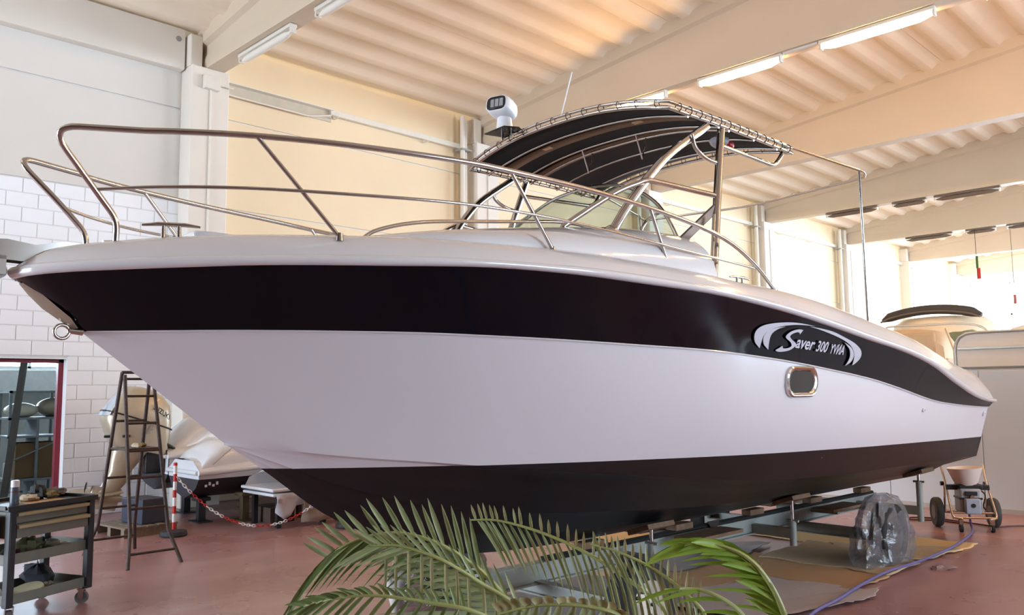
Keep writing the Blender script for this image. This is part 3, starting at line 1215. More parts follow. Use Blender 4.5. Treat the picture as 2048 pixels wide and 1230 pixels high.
for sg in (1, -1):
    def q(b, s, z):
        return (sg * b, s, z)
    mm = M_STEEL
    MB().tube(smooth_path([q(.95, 3.30, 2.74), q(.98, 3.44, 2.94), q(1.02, 3.65, 3.19), q(1.05, 3.88, 3.40), q(1.08, 4.28, 3.66)], 6), .032, 12).build('front_leg', mm, tt, smooth=60)
    MB().lathe([(.075, -.012), (.075, .004), (.05, .014), (.03, .04)], 20, Matrix.Translation(q(.95, 3.30, 2.752)) @ Matrix.Rotation(sg * .55, 4, 'Y')).build('leg_foot', mm, tt)
    MB().tube([q(1.2, 4.12, 2.44), q(1.17, 4.22, 2.85), q(1.14, 4.31, 3.17), q(1.08, 4.48, 3.68)], .031, 12).build('rear_leg', mm, tt, smooth=60)
    MB().tube([q(1.23, 4.05, 2.46), q(1.2, 4.16, 2.95)], .012, 8).build('leg_stay', mm, tt, smooth=60)
    MB().tube([q(1.14, 4.29, 3.12), q(1.04, 3.62, 3.145)] + smooth_path([q(1.03, 3.56, 3.13), q(.95, 3.35, 3.03), q(.82, 3.02, 2.8), q(.8, 2.98, 2.76)], 4), .02, 10).build('knee_tube', mm, tt, smooth=60)
    MB().bar(q(1.05, 3.93, 2.735), q(1.15, 4.27, 3.03), .03, .06).build('diagonal_brace', mat('bronze_brace', (120, 104, 96), .35, metal=.5), tt, bevel=.006)
    MB().tube(smooth_path([q(1.1, 4.06, 3.55), q(1.1, 4.1, 3.46), q(1.1, 4.22, 3.405), q(1.11, 4.41, 3.385)], 5), .016, 8).build('corner_brace', mm, tt, smooth=60)
    MB().tube(fillet([q(1.09, 4.46, 3.545), q(1.02, 5.38, 3.565), q(1.04, 5.53, 3.75)], .1), .018, 10).build('side_loop', mm, tt, smooth=60)
    MB().tube([q(1.25, 6.5, 2.24), q(1.265, 6.44, 3.655)], .013, 10).build('aft_pole', mm, tt, smooth=60)
    MB().tube([q(.3, 4.42, can_z(.3, 4.4, -.03)), q(.3, 4.5, 3.62), q(.3, 4.56, can_z(.3, 4.5, -.03))], .008, 6).build('bow_strut', mm, tt)
af = [(1.08, 5.5, 3.745), (1.265, 6.38, 3.665)]
af += [tuple(p) for p in smooth_path([(1.29, 6.47, 3.655), (1.28, 6.52, 3.63), (1.2, 6.545, 3.612), (.68, 6.6, 3.6), (.2, 6.62, 3.58), (-.2, 6.62, 3.58), (-.68, 6.6, 3.6), (-1.2, 6.545, 3.612), (-1.28, 6.52, 3.63), (-1.29, 6.47, 3.655)], 4)]
af += [(-1.265, 6.38, 3.665), (-1.08, 5.5, 3.745)]
MB().tube(af, .012, 10).build('aft_frame', M_STEEL, tt, smooth=60)
o = MB().blob((.92, 4.72, 3.66), (.07, .11, .05), 14, 8, .12, 2).build('stowed_bag', mat('white_vinyl_bag', (150, 146, 150), .5), tt)
MB().blob((.97, 4.76, 3.635), (.04, .05, .035), 10, 6).build('red_buoy_light', mat('red_plastic', (150, 20, 24), .35), tt)

# searchlight on its bracket
sl = bpy.data.objects.new('searchlight', None)
COL.objects.link(sl)
sl.parent = boat
zs = can_z(-.5, C0, .05)
MB().prism([(-.17, -.1), (.1, -.12), (.16, 0), (.1, .12), (-.12, .1)], Matrix.Translation((-.5, 3.69, zs)), .012).build('bracket', M_DARKST, sl, bevel=.004)
for a in (-.06, .06):
    MB().cyl((-.5 + a, 3.7, zs - .06), (-.5 + a, 3.7, zs), .012).build('bracket_bolt', M_STEEL, sl)
MB().lathe([(.072, .01), (.07, .02), (.062, .1), (.06, .13)], 24, Matrix.Translation((-.5, 3.67, zs))).build('neck', M_WPLAST, sl)
rows = []
hx = Matrix.Translation((-.5, 3.66, zs + .195)) @ Matrix.Rotation(R(18), 4, 'Z') @ Matrix.Rotation(R(-8), 4, 'X')
for y, w, h in ((-.125, .09, .06), (-.12, .1, .07), (-.06, .105, .08), (0, .105, .083), (.06, .098, .078), (.1, .08, .062), (.125, .05, .04), (.132, .0, .0)):
    rows.append([hx @ Vector((x, y, z)) for x, z in rrect(max(w, .001), max(h, .001), max(min(w, h) * .75, .0008))])
MB().grid(rows, closed_u=True).build('housing', M_WPLAST, sl, smooth=60)
lens = MB()
lens.box(-.082, .082, -.127, -.118, -.048, .05, hx)
lens.build('lens_bezel', M_BPLAST, sl, bevel=.006)
ln = MB()
for i in range(3):
    ln.box(-.05 + i * .042, -.016 + i * .042, -.131, -.126, -.034, .034, hx)
ln.build('lens', mat('clear_reflector', (190, 200, 215), .1, metal=.7), sl)
MB().tube([(.1, 3.73, can_z(.1, C0, .03)), (.2, 3.76, 4.21)], .0045, 6).build('antenna', M_WPLAST, boat)

# ================================================================== FIXTURES OF THE HALL
M_TUBE = mat('lit_fluorescent_tube', (255, 198, 128), .4, emit=TUBE, var=0)
M_TUBEOFF = mat('unlit_diffuser', (226, 222, 212), .3, var=.02)


M_TUBEDK = mat('dull_brown_fitting', (112, 98, 84), .6, var=.08)


def lamp(x0, x1, y, z, lit, label, group=None):
    t = thing('fluorescent_lamp', label, 'lamp', ((x0 + x1) / 2, y, z), 0, group)
    L_ = (x1 - x0) / 2
    MB().box(-L_, L_, -.055, .055, .02, .07).build('housing', M_WHITEMETAL if lit is not None else M_TUBEDK, t, bevel=.006)
    rows = []
    for k in range(9):
        u = -1 + 2 * k / 8
        r = .05 * math.sqrt(max(0, 1 - abs(u) ** 8)) + .004
        rows.append([(u * (L_ - .01), r * math.cos(a), -.035 + r * math.sin(a)) for a in [2 * PI * j / 12 for j in range(12)]])
    MB().grid(rows, closed_u=True).build('diffuser', M_TUBE if lit else M_TUBEOFF if lit is not None else M_TUBEDK, t, smooth=60)
    for s in (-1, 1):
        MB().box(s * (L_ - .02) - .015, s * (L_ - .02) + .015, -.045, .045, -.06, .05).build('end_cap', M_WHITEMETAL, t, bevel=.004)
    return t


zl = 6.74
for x0, x1, nm in ((-9.3, -7.87, 'lit fluorescent lamp on the roof beam just behind the black canopy'),
                   (-7.23, -5.75, 'lit fluorescent lamp in the middle of the row of three'),
                   (-5.15, -3.53, 'lit fluorescent lamp nearest the top right, longest of the three')):
    lamp(x0, x1, 11.70, zl, True, nm)
for x0 in (-2.95, -.85, 1.25, 3.35, 5.45, 7.55):
    lamp(x0, x0 + 1.5, 11.70, zl, True, 'lit fluorescent lamp further along the same beam, beyond the right edge', 'lamps beyond the right edge')
lamp(-11.5, -9.97, 5.75, zl, False, 'unlit fluorescent lamp under the nearest beam, close to the column')
lamp(-9.36, -7.83, 5.75, zl, False, 'unlit fluorescent lamp cut by the top edge of the picture')
q_ = []
for y, xs, nm in ((23.74, ((-10.5, -9.0), (-8.6, -7.7), (-7.5, -5.9)), 'fourth'), (29.76, ((-10.4, -8.9), (-8.5, -7.6), (-7.3, -5.8)), 'fifth')):
    for k, (a, b) in enumerate(xs):
        lamp(a, b, y, zl, None, 'unlit dark lamp under the %s beam, %s of three from the left wall' % (nm, ('first', 'second', 'third')[k]))
o = MB().box(-5.72, -5.17, 11.66, 11.72, 6.78, 6.815).build('cable_duct', M_WHITEMETAL, bevel=.004)
tag(o, 'short white cable duct joining two lit lamps on the beam', 'duct')

# wiring along the left wall
tr = thing('cable_trunking', 'long white cable trunking with brackets along the top of the left wall', 'trunking', (LEFT_X, 6.1, 6.74))
MB().box(.02, .1, 1.95, 29.5, -.05, .05).build('channel', M_WHITEMETAL, tr, bevel=.004)
MB().box(.0, .02, -.1, 2., -.16, .03).build('back_plate', mat('beige_plate', (196, 188, 170), .6), tr)
MB().box(.0, .13, -.1, 2., .03, .05).build('canopy_strip', M_WHITEMETAL, tr)
MB().tube(fillet([(.1, -.1, -.17), (.1, 1.5, -.18), (.12, 1.95, -.07)], .1), .014, 8).build('pipe', M_WHITEMETAL, tr, smooth=60)
for k in range(14):
    y = 2.05 + 2.1 * k
    MB().tube(fillet([(.02, y, .08), (.02, y, -.1), (.2, y, -.1), (.22, y, -.02)], .03), .012, 6).build('bracket', M_WHITEMETAL, tr, smooth=60)
jb = thing('junction_box', 'white junction box high on the nearest column', 'box', (LEFT_X + .37, 5.66, 6.56))
MB().box(0, .1, -.13, .13, -.1, .12).build('box_body', M_WHITEMETAL, jb, bevel=.012)
MB().tube([(.06, .13, .0), (.06, .36, .0)], .014, 8).build('outlet_pipe', M_WHITEMETAL, jb)
for i, cy in enumerate(COLY[3:7]):
    p = thing('rain_pipe', ['pair of pale rain pipes at the column behind the searchlight', 'pair of pale rain pipes at the third column, behind the canopy', 'pair of pale rain pipes at the far column left of the tall boat pole', 'pair of pale rain pipes at the farthest bright column'][i], 'pipe', (LEFT_X + .16, cy - .16, 0))
    MB().tube([(0, 0, .2), (0, 0, 7.3)], .055, 12).build('pipe', M_WHITEMETAL, p, smooth=60)
    MB().tube([(.1, -.14, .2), (.1, -.14, 7.32)], .05, 12).build('pipe', M_WHITEMETAL, p, smooth=60)
    MB().box(-.07, .16, -.2, .06, 6.6, 6.64).build('pipe_clamp', M_GREYMETAL, p)

# ================================================================== WORKSHOP BEHIND THE DOOR
M_WS = mat('workshop_wall', (196, 196, 192), .7, var=.05)
w = MB()
w.box(-19.2, LEFT_X - .25, -1.2, -1.0, 0, 3.6)
w.box(-19.2, LEFT_X - .25, 6.6, 6.8, 0, 3.6)
w.box(-19.2, LEFT_X - .25, -1.2, 6.8, 3.5, 3.6)
w.box(-19.2, -19.0, -1.2, 6.8, 0, 2.25)
w.box(-19.2, -19.0, -1.2, 6.8, 3.2, 3.6)
structure(w.build('wall_workshop', M_WS, smooth=0), 'grey walls of the workshop seen through the doorway')
structure(MB().box(-19.2, LEFT_X - .02, -1.2, 6.8, 0.0, .004).build('floor_workshop', mat('grey_screed', (104, 104, 104), .5, var=.1), smooth=0))
f = MB()
for k in range(6):
    y = -1 + 7.6 * k / 5
    f.box(-19.14, -19.06, y - .03, y + .03, 2.25, 3.2)
f.box(-19.14, -19.06, -1, 6.6, 2.25, 2.29).box(-19.14, -19.06, -1, 6.6, 3.16, 3.2)
f = structure(f.build('window_9', M_ALU, smooth=0), 'bright strip window high in the workshop')
for k in range(5):
    MB().box(-19.104, -19.096, -1 + 7.6 * k / 5, -1 + 7.6 * (k + 1) / 5, 2.28, 3.17).build('pane', M_GLAZE, f, smooth=0)
portal((-19.3, 2.8, 2.72), (0, -PI / 2, 0), .92, 7.6)
o = MB().box(-18.9, -18.5, 2.4, 6.4, 1.75, 2.2).build('wall_cupboard', mat('pale_cupboard', (226, 226, 224), .5), bevel=.01)
tag(o, 'long pale wall cupboard under the workshop window', 'cupboard')
M_RACK = mat('grey_rack_steel', (120, 124, 128), .45, var=.08)
rk = thing('steel_rack', 'grey steel shelf rack behind the red doorway', 'rack', (-15.8, 4.3, 0))
for x in (-.3, .3):
    for y in (-.42, .36):
        MB().box(x - .02, x + .02, y - .02, y + .02, 0, 1.78).build('upright', M_RACK, rk)
for z in (.3, 1.0, 1.3, 1.74):
    MB().box(-.32, .32, -.44, .38, z, z + .035).build('shelf', M_RACK, rk)
MB().bar((.31, -.4, .62), (.31, .34, .95), .02, .02).build('brace', M_RACK, rk)
MB().box(-.3, .3, -.02, .02, 0, 1.3).build('divider', M_RACK, rk)
rk2 = thing('steel_rack', 'dark steel rack half hidden by the red door post', 'rack', (-15.8, 5.3, 0))
for x in (-.3, .3):
    for y in (-.45, .45):
        MB().box(x - .02, x + .02, y - .02, y + .02, 0, 1.78).build('upright', M_RACK, rk2)
for z in (.3, 1.0, 1.3, 1.74):
    MB().box(-.32, .32, -.47, .47, z, z + .035).build('shelf', M_RACK, rk2)
M_COWL2 = mat('beige_cowling', (150, 142, 120), .3, var=.05, coat=.3)
o = MB().blob((0, 0, .0), (.26, .3, .17), 20, 12).build('engine_cowling', M_COWL2, loc=(-15.75, 4.62, 1.49))
tag(o, 'rounded beige engine cowling on the rack shelf beside the red post', 'cowling')
o = MB().blob((0, 0, .0), (.24, .26, .13), 16, 10).build('engine_cowling', mat('pale_cowling', (196, 190, 168), .35), loc=(-15.75, 4.1, 1.45))
tag(o, 'smaller pale cream cowling at the left of the rack shelf', 'cowling')
o = MB().box(-.25, .25, -.35, .3, 0, .58).build('cardboard_box', mat('brown_box', (112, 84, 52), .8), loc=(-15.8, 4.35, .336), bevel=.01)
tag(o, 'brown box on the lower shelf of the grey rack', 'box')
o = MB().box(-.2, .2, -.3, .3, 0, .5).build('white_bin', mat('white_bin', (190, 190, 188), .5), loc=(-16.9, 4.5, .006), bevel=.02)
tag(o, 'white bin on the workshop floor behind the rack', 'bin')
pl = MB().bar((0, 0, 0), (-.3, .32, 2.6), .09, .05).build('leaning_beam', mat('dark_timber', (84, 78, 72), .6), loc=(-14.4, 3.56, .03))
tag(pl, 'dark beam leaning just inside the workshop doorway', 'beam')
o = MB().lathe([(.14, 0), (.16, .3), (.165, .31), (.15, .31), (.14, .03)], 20).build('yellow_bucket', mat('yellow_bucket', (150, 136, 60), .5), loc=(-12.35, 3.0, .0))
tag(o, 'yellow bucket on the floor by the doorway behind the trolley', 'bucket')

# ================================================================== TOOL TROLLEY
M_TRG = mat('olive_grey_enamel', (112, 114, 104), .42, var=.1, scale=9)
M_TRD = mat('dark_trolley_steel', (42, 43, 48), .4, var=.15)
M_TRH = mat('beige_drawer_handle', (168, 156, 122), .45, var=.08)
TRX = 112.6
tl = thing('tool_trolley', 'three-tier grey tool trolley with two drawers, left foreground', 'trolley', (-7.56, 2.07, 0), R(TRX))
# local x along the near edge (to the right in view), local y away from the camera
TW, TDp = .37, .25
for sx in (-1, 1):
    for sy in (-1, 1):
        MB().box(sx * (TW - .02) - .028, sx * (TW - .02) + .028, sy * TDp - .03, sy * TDp + .03, .12, .86).build('corner_post', M_TRD, tl, bevel=.008)
        c = bpy.data.objects.new('castor', None)
        COL.objects.link(c)
        c.parent = tl
        c.location = (sx * (TW - .05), sy * (TDp - .02), 0)
        c.rotation_euler = (0, 0, .5 * sx)
        MB().cyl((-.018, 0, .05), (.018, 0, .05), .05, .05, 20).build('castor_wheel', mat('grey_castor_rubber', (92, 88, 86), .6), c)
        MB().cyl((-.021, 0, .05), (.021, 0, .05), .022, .022, 12).build('hub', M_STEEL, c)
        for a in (-.026, .026):
            MB().box(a - .003, a + .003, -.02, .02, .04, .12).build('fork', M_STEEL, c)
        MB().box(-.03, .03, -.03, .03, .113, .122).build('top_plate', M_STEEL, c)


def tray(z, h, name):
    b = MB()
    b.box(-TW, TW, -TDp, TDp, z, z + .008)
    for x0, x1, y0, y1 in ((-TW, TW, -TDp, -TDp + .008), (-TW, TW, TDp - .008, TDp), (-TW, -TW + .008, -TDp, TDp), (TW - .008, TW, -TDp, TDp)):
        b.box(x0, x1, y0, y1, z, z + h)
    return b.build(name, M_TRG, tl, bevel=.003)


tray(.135, .075, 'bottom_tray')
tray(.43, .08, 'middle_tray')
b = MB().box(-TW - .03, TW + .03, -TDp - .035, TDp + .035, .83, .845)
for x0, x1, y0, y1 in ((-TW - .03, TW + .03, -TDp - .035, -TDp - .022), (-TW - .03, TW + .03, TDp + .022, TDp + .035), (-TW - .03, -TW - .017, -TDp, TDp), (TW + .017, TW + .03, -TDp, TDp)):
    b.box(x0, x1, y0, y1, .83, .872)
b.build('top_tray', M_TRD, tl, bevel=.004)
MB().box(-TW + .03, TW - .03, -TDp + .01, TDp - .01, .62, .83).build('drawer_case', M_TRG, tl, bevel=.004)
# drawer fronts face the camera side (local -y)
for z0, z1, out in ((.735, .82, .012), (.625, .728, .025)):
    d = MB().box(-TW + .055, TW - .055, -TDp - out, -TDp + .02, z0, z1).build('drawer', M_TRG, tl, bevel=.004)
    MB().box(-TW + .055, TW - .05, -TDp - out - .022, -TDp - out, z1 - .032, z1 - .006).build('drawer_handle', M_TRH, d, bevel=.004)
MB().box(-TW - .10, -TW - .0, -.16, .2, .52, .8).build('side_box', mat('dull_side_box', (120, 118, 108), .6, var=.1), tl, bevel=.01)
TRM = Matrix.Translation((-7.56, 2.07, 0)) @ Matrix.Rotation(R(TRX), 4, 'Z')


def on_trolley(x, y, z):
    return tuple(TRM @ Vector((x, y, z)))


sc_ = thing('spray_can', 'spray can with white cap standing on the trolley', 'can', on_trolley(-.24, -.13, .846))
MB().lathe([(.03, 0), (.033, .004), (.033, .135), (.028, .15)], 20).build('can_body', mat('blue_grey_label', (92, 106, 116), .35, rgb2=(66, 72, 92), scale=20), sc_)
MB().lathe([(.0335, .11), (.0335, .118)], 20).build('red_band', mat('dark_red_band', (120, 30, 34), .4), sc_)
MB().lathe([(.03, .15), (.03, .195), (.026, .2), (.01, .202)], 20).build('cap', M_WPLAST, sc_)


def lump(name, label, cat, pos, r, m, seed, noise=.25, rz=0.):
    o = MB().blob((0, 0, r[2] * .85), r, 14, 8, noise, seed).build(name, m, loc=on_trolley(*pos), rot=(0, 0, rz))
    for v in o.data.vertices:
        v.co.z = max(v.co.z, 0.001)
    return tag(o, label, cat)


M_RAGW = mat('cream_rag', (184, 166, 142), .9, var=.15, scale=20, bump=.5, bscale=60)
M_RAGD = mat('charcoal_rag', (46, 46, 50), .9, var=.2, scale=18, bump=.5, bscale=60)
M_RAGG = mat('olive_rag', (122, 116, 84), .9, var=.15, scale=18, bump=.5, bscale=60)
M_RAGR = mat('maroon_rag', (92, 44, 42), .9, var=.15, scale=18)
lump('rag', 'crumpled cream rag on top of the trolley', 'rag', (.02, .05, .846), (.1, .07, .03), M_RAGW, 1)
lump('sponge', 'yellow and brown sponge block at the right end of the trolley top', 'sponge', (.23, .06, .846), (.08, .05, .035), mat('ochre_sponge', (150, 134, 74), .9, rgb2=(84, 62, 52), scale=14), 2)
lump('rag', 'dark rag with raised ends at the back of the trolley top', 'rag', (.2, .18, .846), (.12, .05, .06), M_RAGD, 3, .35)
gv = lump('work_glove', 'grey work glove hanging over the right end of the trolley top', 'glove', (.33, .13, .846), (.06, .08, .04), mat('grey_glove', (112, 108, 104), .85), 4, .3)
o = MB().box(-.1, .1, -.03, .03, 0, .022).build('sanding_block', mat('red_block', (122, 34, 36), .6), loc=on_trolley(-.3, .1, .846), rot=(0, 0, R(TRX + 10)), bevel=.006)
tag(o, 'flat red sanding block at the left of the trolley top', 'block')
o = MB().box(-.16, .16, -.09, .09, 0, .006).build('cardboard_scrap', mat('tan_card', (170, 132, 92), .85), loc=on_trolley(.06, -.08, .846), rot=(0, 0, R(TRX - 8)))
tag(o, 'small tan cardboard scrap on the trolley top', 'scrap')
lump('rag', 'olive rag heaped on the middle shelf of the trolley', 'rag', (.0, .0, .439), (.11, .09, .07), M_RAGG, 5)
lump('rag', 'pale rag beside the olive one on the middle trolley shelf', 'rag', (.16, -.05, .439), (.09, .07, .05), mat('pale_rag', (158, 148, 128), .9), 6)
lump('rag', 'maroon rag at the left of the middle trolley shelf', 'rag', (-.2, -.05, .439), (.1, .08, .04), M_RAGR, 7)
rl_ = MB().lathe([(.03, 0), (.045, 0), (.045, .05), (.03, .05), (.03, 0)], 20, caps=False).build('tape_roll', mat('masking_tape', (186, 180, 166), .6), loc=on_trolley(.28, -.06, .439))
tag(rl_, 'roll of pale masking tape on the middle trolley shelf', 'tape')
pn_ = MB().lathe([(.001, 0), (.12, 0), (.125, .015), (.12, .03), (.03, .032), (.001, .03)], 28, caps=False).build('polishing_pad', mat('cream_foam', (180, 172, 138), .85, var=.06), loc=on_trolley(-.06, -.08, .16), rot=(.25, .12, 0))
tag(pn_, 'round cream polishing pad on the bottom trolley shelf', 'pad')
lump('rag', 'dark blue cloth heaped at the back of the bottom trolley shelf', 'cloth', (.15, .08, .144), (.17, .1, .1), mat('navy_cloth', (38, 40, 48), .9, var=.2), 8, .3)
lump('rag', 'white paper wad at the left of the bottom trolley shelf', 'paper', (-.26, .0, .144), (.07, .06, .04), mat('paper_wad', (196, 192, 184), .9), 9)
lump('rag', 'small grey cloth right of the polishing pad', 'cloth', (.08, -.14, .144), (.06, .05, .04), mat('grey_cloth', (110, 104, 92), .9), 10)

# ================================================================== STEEL TRESTLE LADDER
M_RUST = mat('rusty_brown_paint', (78, 60, 54), .6, var=.25, scale=24, rgb2=(54, 42, 42), bump=.3, bscale=90)
ld = thing('trestle_ladder', 'rusty steel A-frame trestle ladder standing on the red floor', 'ladder', (-9.07, 3.45, 0))


def st(front, side, z):
    """stile point at height z"""
    f = 1 if front else -1
    if z > .32:
        k = (z - .32) / (1.93 - .32)
        x, y = .40 * (1 - k) + .035 * k, .19 * (1 - k) + .145 * k
    else:
        k = z / .32
        x, y = .56 * (1 - k) + .40 * k, .265 * (1 - k) + .19 * k
    return Vector((f * x, side * y + .02 * f * (1 - z / 1.93), z))


for fr in (True, False):
    for sd in (-1, 1):
        pts = [st(fr, sd, z) for z in (0, .06, .18, .26, .32, .4, .8, 1.3, 1.9 if fr else 1.93)]
        pts[0] = pts[1] + (pts[1] - pts[2]) * .5
        pts[0].z = 0
        MB().tube(pts, .019, 10).build('stile', M_RUST, ld, smooth=60)
    for z in (.13, .55, .85, 1.12, 1.4, 1.68, 1.86) if fr else (.16, .5, .82, 1.12, 1.42):
        MB().tube([st(fr, -1, z), st(fr, 1, z)], .013, 8).build('rung', M_RUST, ld, smooth=60)
MB().tube([(0, -.16, 1.93), (0, .16, 1.93)], .016, 8).build('hinge_bar', M_RUST, ld, smooth=60)
MB().box(-.2, .22, -.18, .18, 1.125, 1.145).build('platform', M_RUST, ld)
for k, (x, y, lb) in enumerate(((.1, -.02, 'paint-caked brush lying on the ladder platform'), (-.05, .07, 'dirty rag lying on the ladder platform'))):
    o = MB().blob((0, 0, .02), (.11, .04, .025), 12, 6, .3, 20 + k).build('brush' if k == 0 else 'rag', M_RAGG if k else M_RAGW, loc=(-9.07 + x, 3.45 + y, 1.146))
    for v in o.data.vertices:
        v.co.z = max(0.0, v.co.z)
    tag(o, lb, 'brush' if k == 0 else 'rag')

# ================================================================== BARRIER POST AND CHAIN
M_RED = mat('barrier_red', (178, 34, 32), .45, var=.06)
M_WHT = mat('barrier_white', (222, 218, 218), .45, var=.03)


def barrier(x, y, label):
    p = thing('barrier_post', label, 'post', (x, y, 0))
    MB().lathe([(.15, 0), (.16, .02), (.15, .06), (.05, .075), (.03, .08)], 28).build('base', mat('black_rubber', (44, 42, 44), .7, var=.1), p)
    z = .075
    for k in range(8):
        h = .09 if k % 2 == 0 else .1
        MB().cyl((0, 0, z), (0, 0, z + h), .022, .022, 16).build('red_band' if k % 2 == 0 else 'white_band', M_RED if k % 2 == 0 else M_WHT, p)
        z += h
    MB().lathe([(.024, z), (.024, z + .03), (.01, z + .038)], 16).build('cap', M_RED, p)


barrier(-10.11, 4.33, 'red and white striped barrier post beside the rusty ladder')
barrier(-9.05, 6.1, 'striped barrier post hidden behind the boat bow')
ch = thing('barrier_chain', 'red and white plastic chain sagging from the striped post', 'chain', (-10.11, 4.33, 0))
P0, P1 = Vector((0, 0, .72)), Vector((1.06, 1.77, .74))
NL = 66
pts = []
for k in range(NL + 1):
    u = k / NL
    p = P0.lerp(P1, u)
    p.z -= .66 * 4 * u * (1 - u)
    pts.append(p)
seg = {}
for k in range(NL):
    a, b_ = pts[k], pts[k + 1]
    d = (b_ - a)
    g_ = (k // 6)
    mbx = seg.setdefault(g_, MB())
    tdir = d.normalized()
    up = Vector((0, 0, 1)) if k % 2 else tdir.cross(Vector((0, 0, 1))).normalized()
    up = (up - tdir * up.dot(tdir)).normalized()
    c = (a + b_) / 2
    loop = []
    for j in range(12):
        an = 2 * PI * j / 12
        loop.append(c + tdir * math.cos(an) * d.length * .72 + up * math.sin(an) * .014)
    mbx.tube(loop, .0045, 5, closed=True)
for g_, mbx in seg.items():
    mbx.build('red_links' if g_ % 2 else 'white_links', M_RED if g_ % 2 else M_WHT, ch, smooth=60)

# ================================================================== OUTBOARD MOTOR
M_CHAMP = mat('champagne_metallic', (186, 174, 152), .34, metal=.3, var=.04, coat=.4)
M_SILV = mat('silver_panel', (206, 214, 226), .22, metal=.5, var=.03)
ob = thing('outboard_motor', 'champagne coloured outboard motor behind the ladder, tilted on a boat transom', 'motor', (-11.75, 4.43, 0))


def sect(y0, y1, z, w, p=.6, tilt=0.):
    """closed superellipse section; y0 (aft, towards -y) .. y1"""
    c, h = (y0 + y1) / 2, (y1 - y0) / 2
    o_ = []
    for k in range(24):
        a = 2 * PI * k / 24
        ca, sa = math.cos(a), math.sin(a)
        yy = h * (abs(ca) ** p) * (1 if ca > 0 else -1)
        o_.append(Vector((w * (abs(sa) ** p) * (1 if sa > 0 else -1), c + yy, z + tilt * yy)))
    return o_


cw = MB().grid([sect(-.28, .46, .93, .2, .7, -.25), sect(-.36, .47, 1.12, .24, .7, -.2), sect(-.41, .49, 1.3, .26, .7, -.15), sect(-.40, .49, 1.42, .26, .7, -.12),
                sect(-.30, .47, 1.58, .24, .7, -.12), sect(-.2, .37, 1.70, .21, .75, -.14), sect(-.12, .22, 1.78, .15, .8, -.15), sect(-.06, .1, 1.805, .06, .9, -.1)], closed_u=True)
cw.f.append(list(range(24)))
cw.build('cowling', M_CHAMP, ob, smooth=60)
MB().tube(sect(-.405, .50, 1.345, .265, .7, -.33), .010, 6, closed=True).build('trim_line', M_BPLAST, ob, smooth=60)
# pale badge panel on the aft slope
rows = []
for z, y, w in ((1.43, -.425, .19), (1.5, -.385, .18), (1.6, -.318, .165), (1.7, -.236, .14), (1.755, -.175, .12)):
    rows.append([(-w, y + .05, z), (-w * .7, y + .004, z), (0, y - .012, z), (w * .7, y + .004, z), (w, y + .05, z)])
MB().grid(rows).build('badge_panel', M_SILV, ob, smooth=60)
for z0, txt, sz in ((1.655, 'Suzuki', .085), (1.565, 'V6', .05), (1.475, 'DF300', .055)):
    vs, fs = text_mesh(txt, sz, .2, 0, .002)
    w_ = max(v.x for v in vs)
    b_ = MB()
    for v in vs:
        zz = z0 + v.y * .85
        yy = -.43 + (zz - 1.43) * .78
        xx = -w_ / 2 + v.x
        b_.v.append(Vector((xx, yy - .014 + .35 * abs(xx) ** 1.5, zz)))
    b_.f = fs
    b_.build('lettering', M_DECALK, ob, smooth=0, fix=False)
vs, fs = text_mesh('SUZUKI', .11, .3, 0, .003)
b_ = MB()
for v in vs:
    b_.v.append(Vector((.268 - .08 * max(0, v.x - .3), .16 + v.x * .6, 1.5 - v.x * .42 + v.y)))
b_.f = fs
b_.build('lettering', M_DECALK, ob, smooth=0, fix=False)
sw = MB()
sw.v = [Vector((.271, y, z)) for y, z in ((.0, 1.16), (.1, 1.2), (.13, 1.27), (.2, 1.31), (.15, 1.24), (.17, 1.22), (.12, 1.2), (.13, 1.17))]
sw.f = [[0, 1, 2, 3, 4, 5, 6, 7]]
sw.build('emblem', M_GREYMETAL, ob, smooth=0, fix=False)
for y in (-.3, -.14):
    MB().box(.2, .25, y - .05, y + .05, 1.13, 1.165, Matrix.Rotation(-.35 if y < -.2 else -.1, 4, 'Z')).build('vent_slot', M_BPLAST, ob, bevel=.01)
md = MB().grid([sect(-.28, .3, .98, .17, .75), sect(-.3, .12, .82, .13, .8), sect(-.3, .0, .68, .1, .8), sect(-.38, -.08, .5, .085, .8), sect(-.46, -.16, .42, .07, .8)], closed_u=True)
md.build('midsection', M_CHAMP, ob, smooth=60)
cp = MB().prism([(-.74, -.1), (-.7, -.14), (-.3, -.13), (-.12, -.08), (-.12, .08), (-.3, .13), (-.7, .14), (-.74, .1)],
                Matrix.Translation((0, 0, .53)) @ Matrix(((0, 1, 0, 0), (1, 0, 0, 0), (0, -.32, 1, -.12), (0, 0, 0, 1))), .014)
cp.build('cavitation_plate', M_CHAMP, ob)
lu = MB().grid([sect(-.5, -.12, .47, .06, .8, -.2), sect(-.52, -.14, .38, .05, .8, -.2), sect(-.5, -.16, .28, .035, .8, -.2), sect(-.46, -.2, .18, .016, .8, -.2)], closed_u=True)
lu.f.append(list(range(72, 96)))
lu.build('lower_unit', M_CHAMP, ob, smooth=60)
MB().lathe([(.001, -.3), (.03, -.28), (.06, -.18), (.065, .0), (.05, .14), (.03, .2)], 20, Matrix.Translation((0, -.36, .35)) @ Matrix.Rotation(PI / 2 - .2, 4, 'X')).build('gearcase', M_CHAMP, ob)
pp = MB()
for k in range(3):
    a = 2 * PI * k / 3
    M = Matrix.Translation((0, -.6, .395)) @ Matrix.Rotation(-.2, 4, 'X') @ Matrix.Rotation(a, 4, 'Y')
    pp.grid([[M @ Vector((x, y * .5 * (1 if r > .06 else .5), r)) for x, y in ((-.05 * k2, .05 * k2), (0, 0), (.05 * k2, -.05 * k2))] for r, k2 in ((.04, .5), (.09, 1.1), (.14, 1.1), (.17, .5))])
o = pp.build('propeller', M_BPLAST, ob, smooth=60)
o.modifiers.new('t', 'SOLIDIFY').thickness = .006
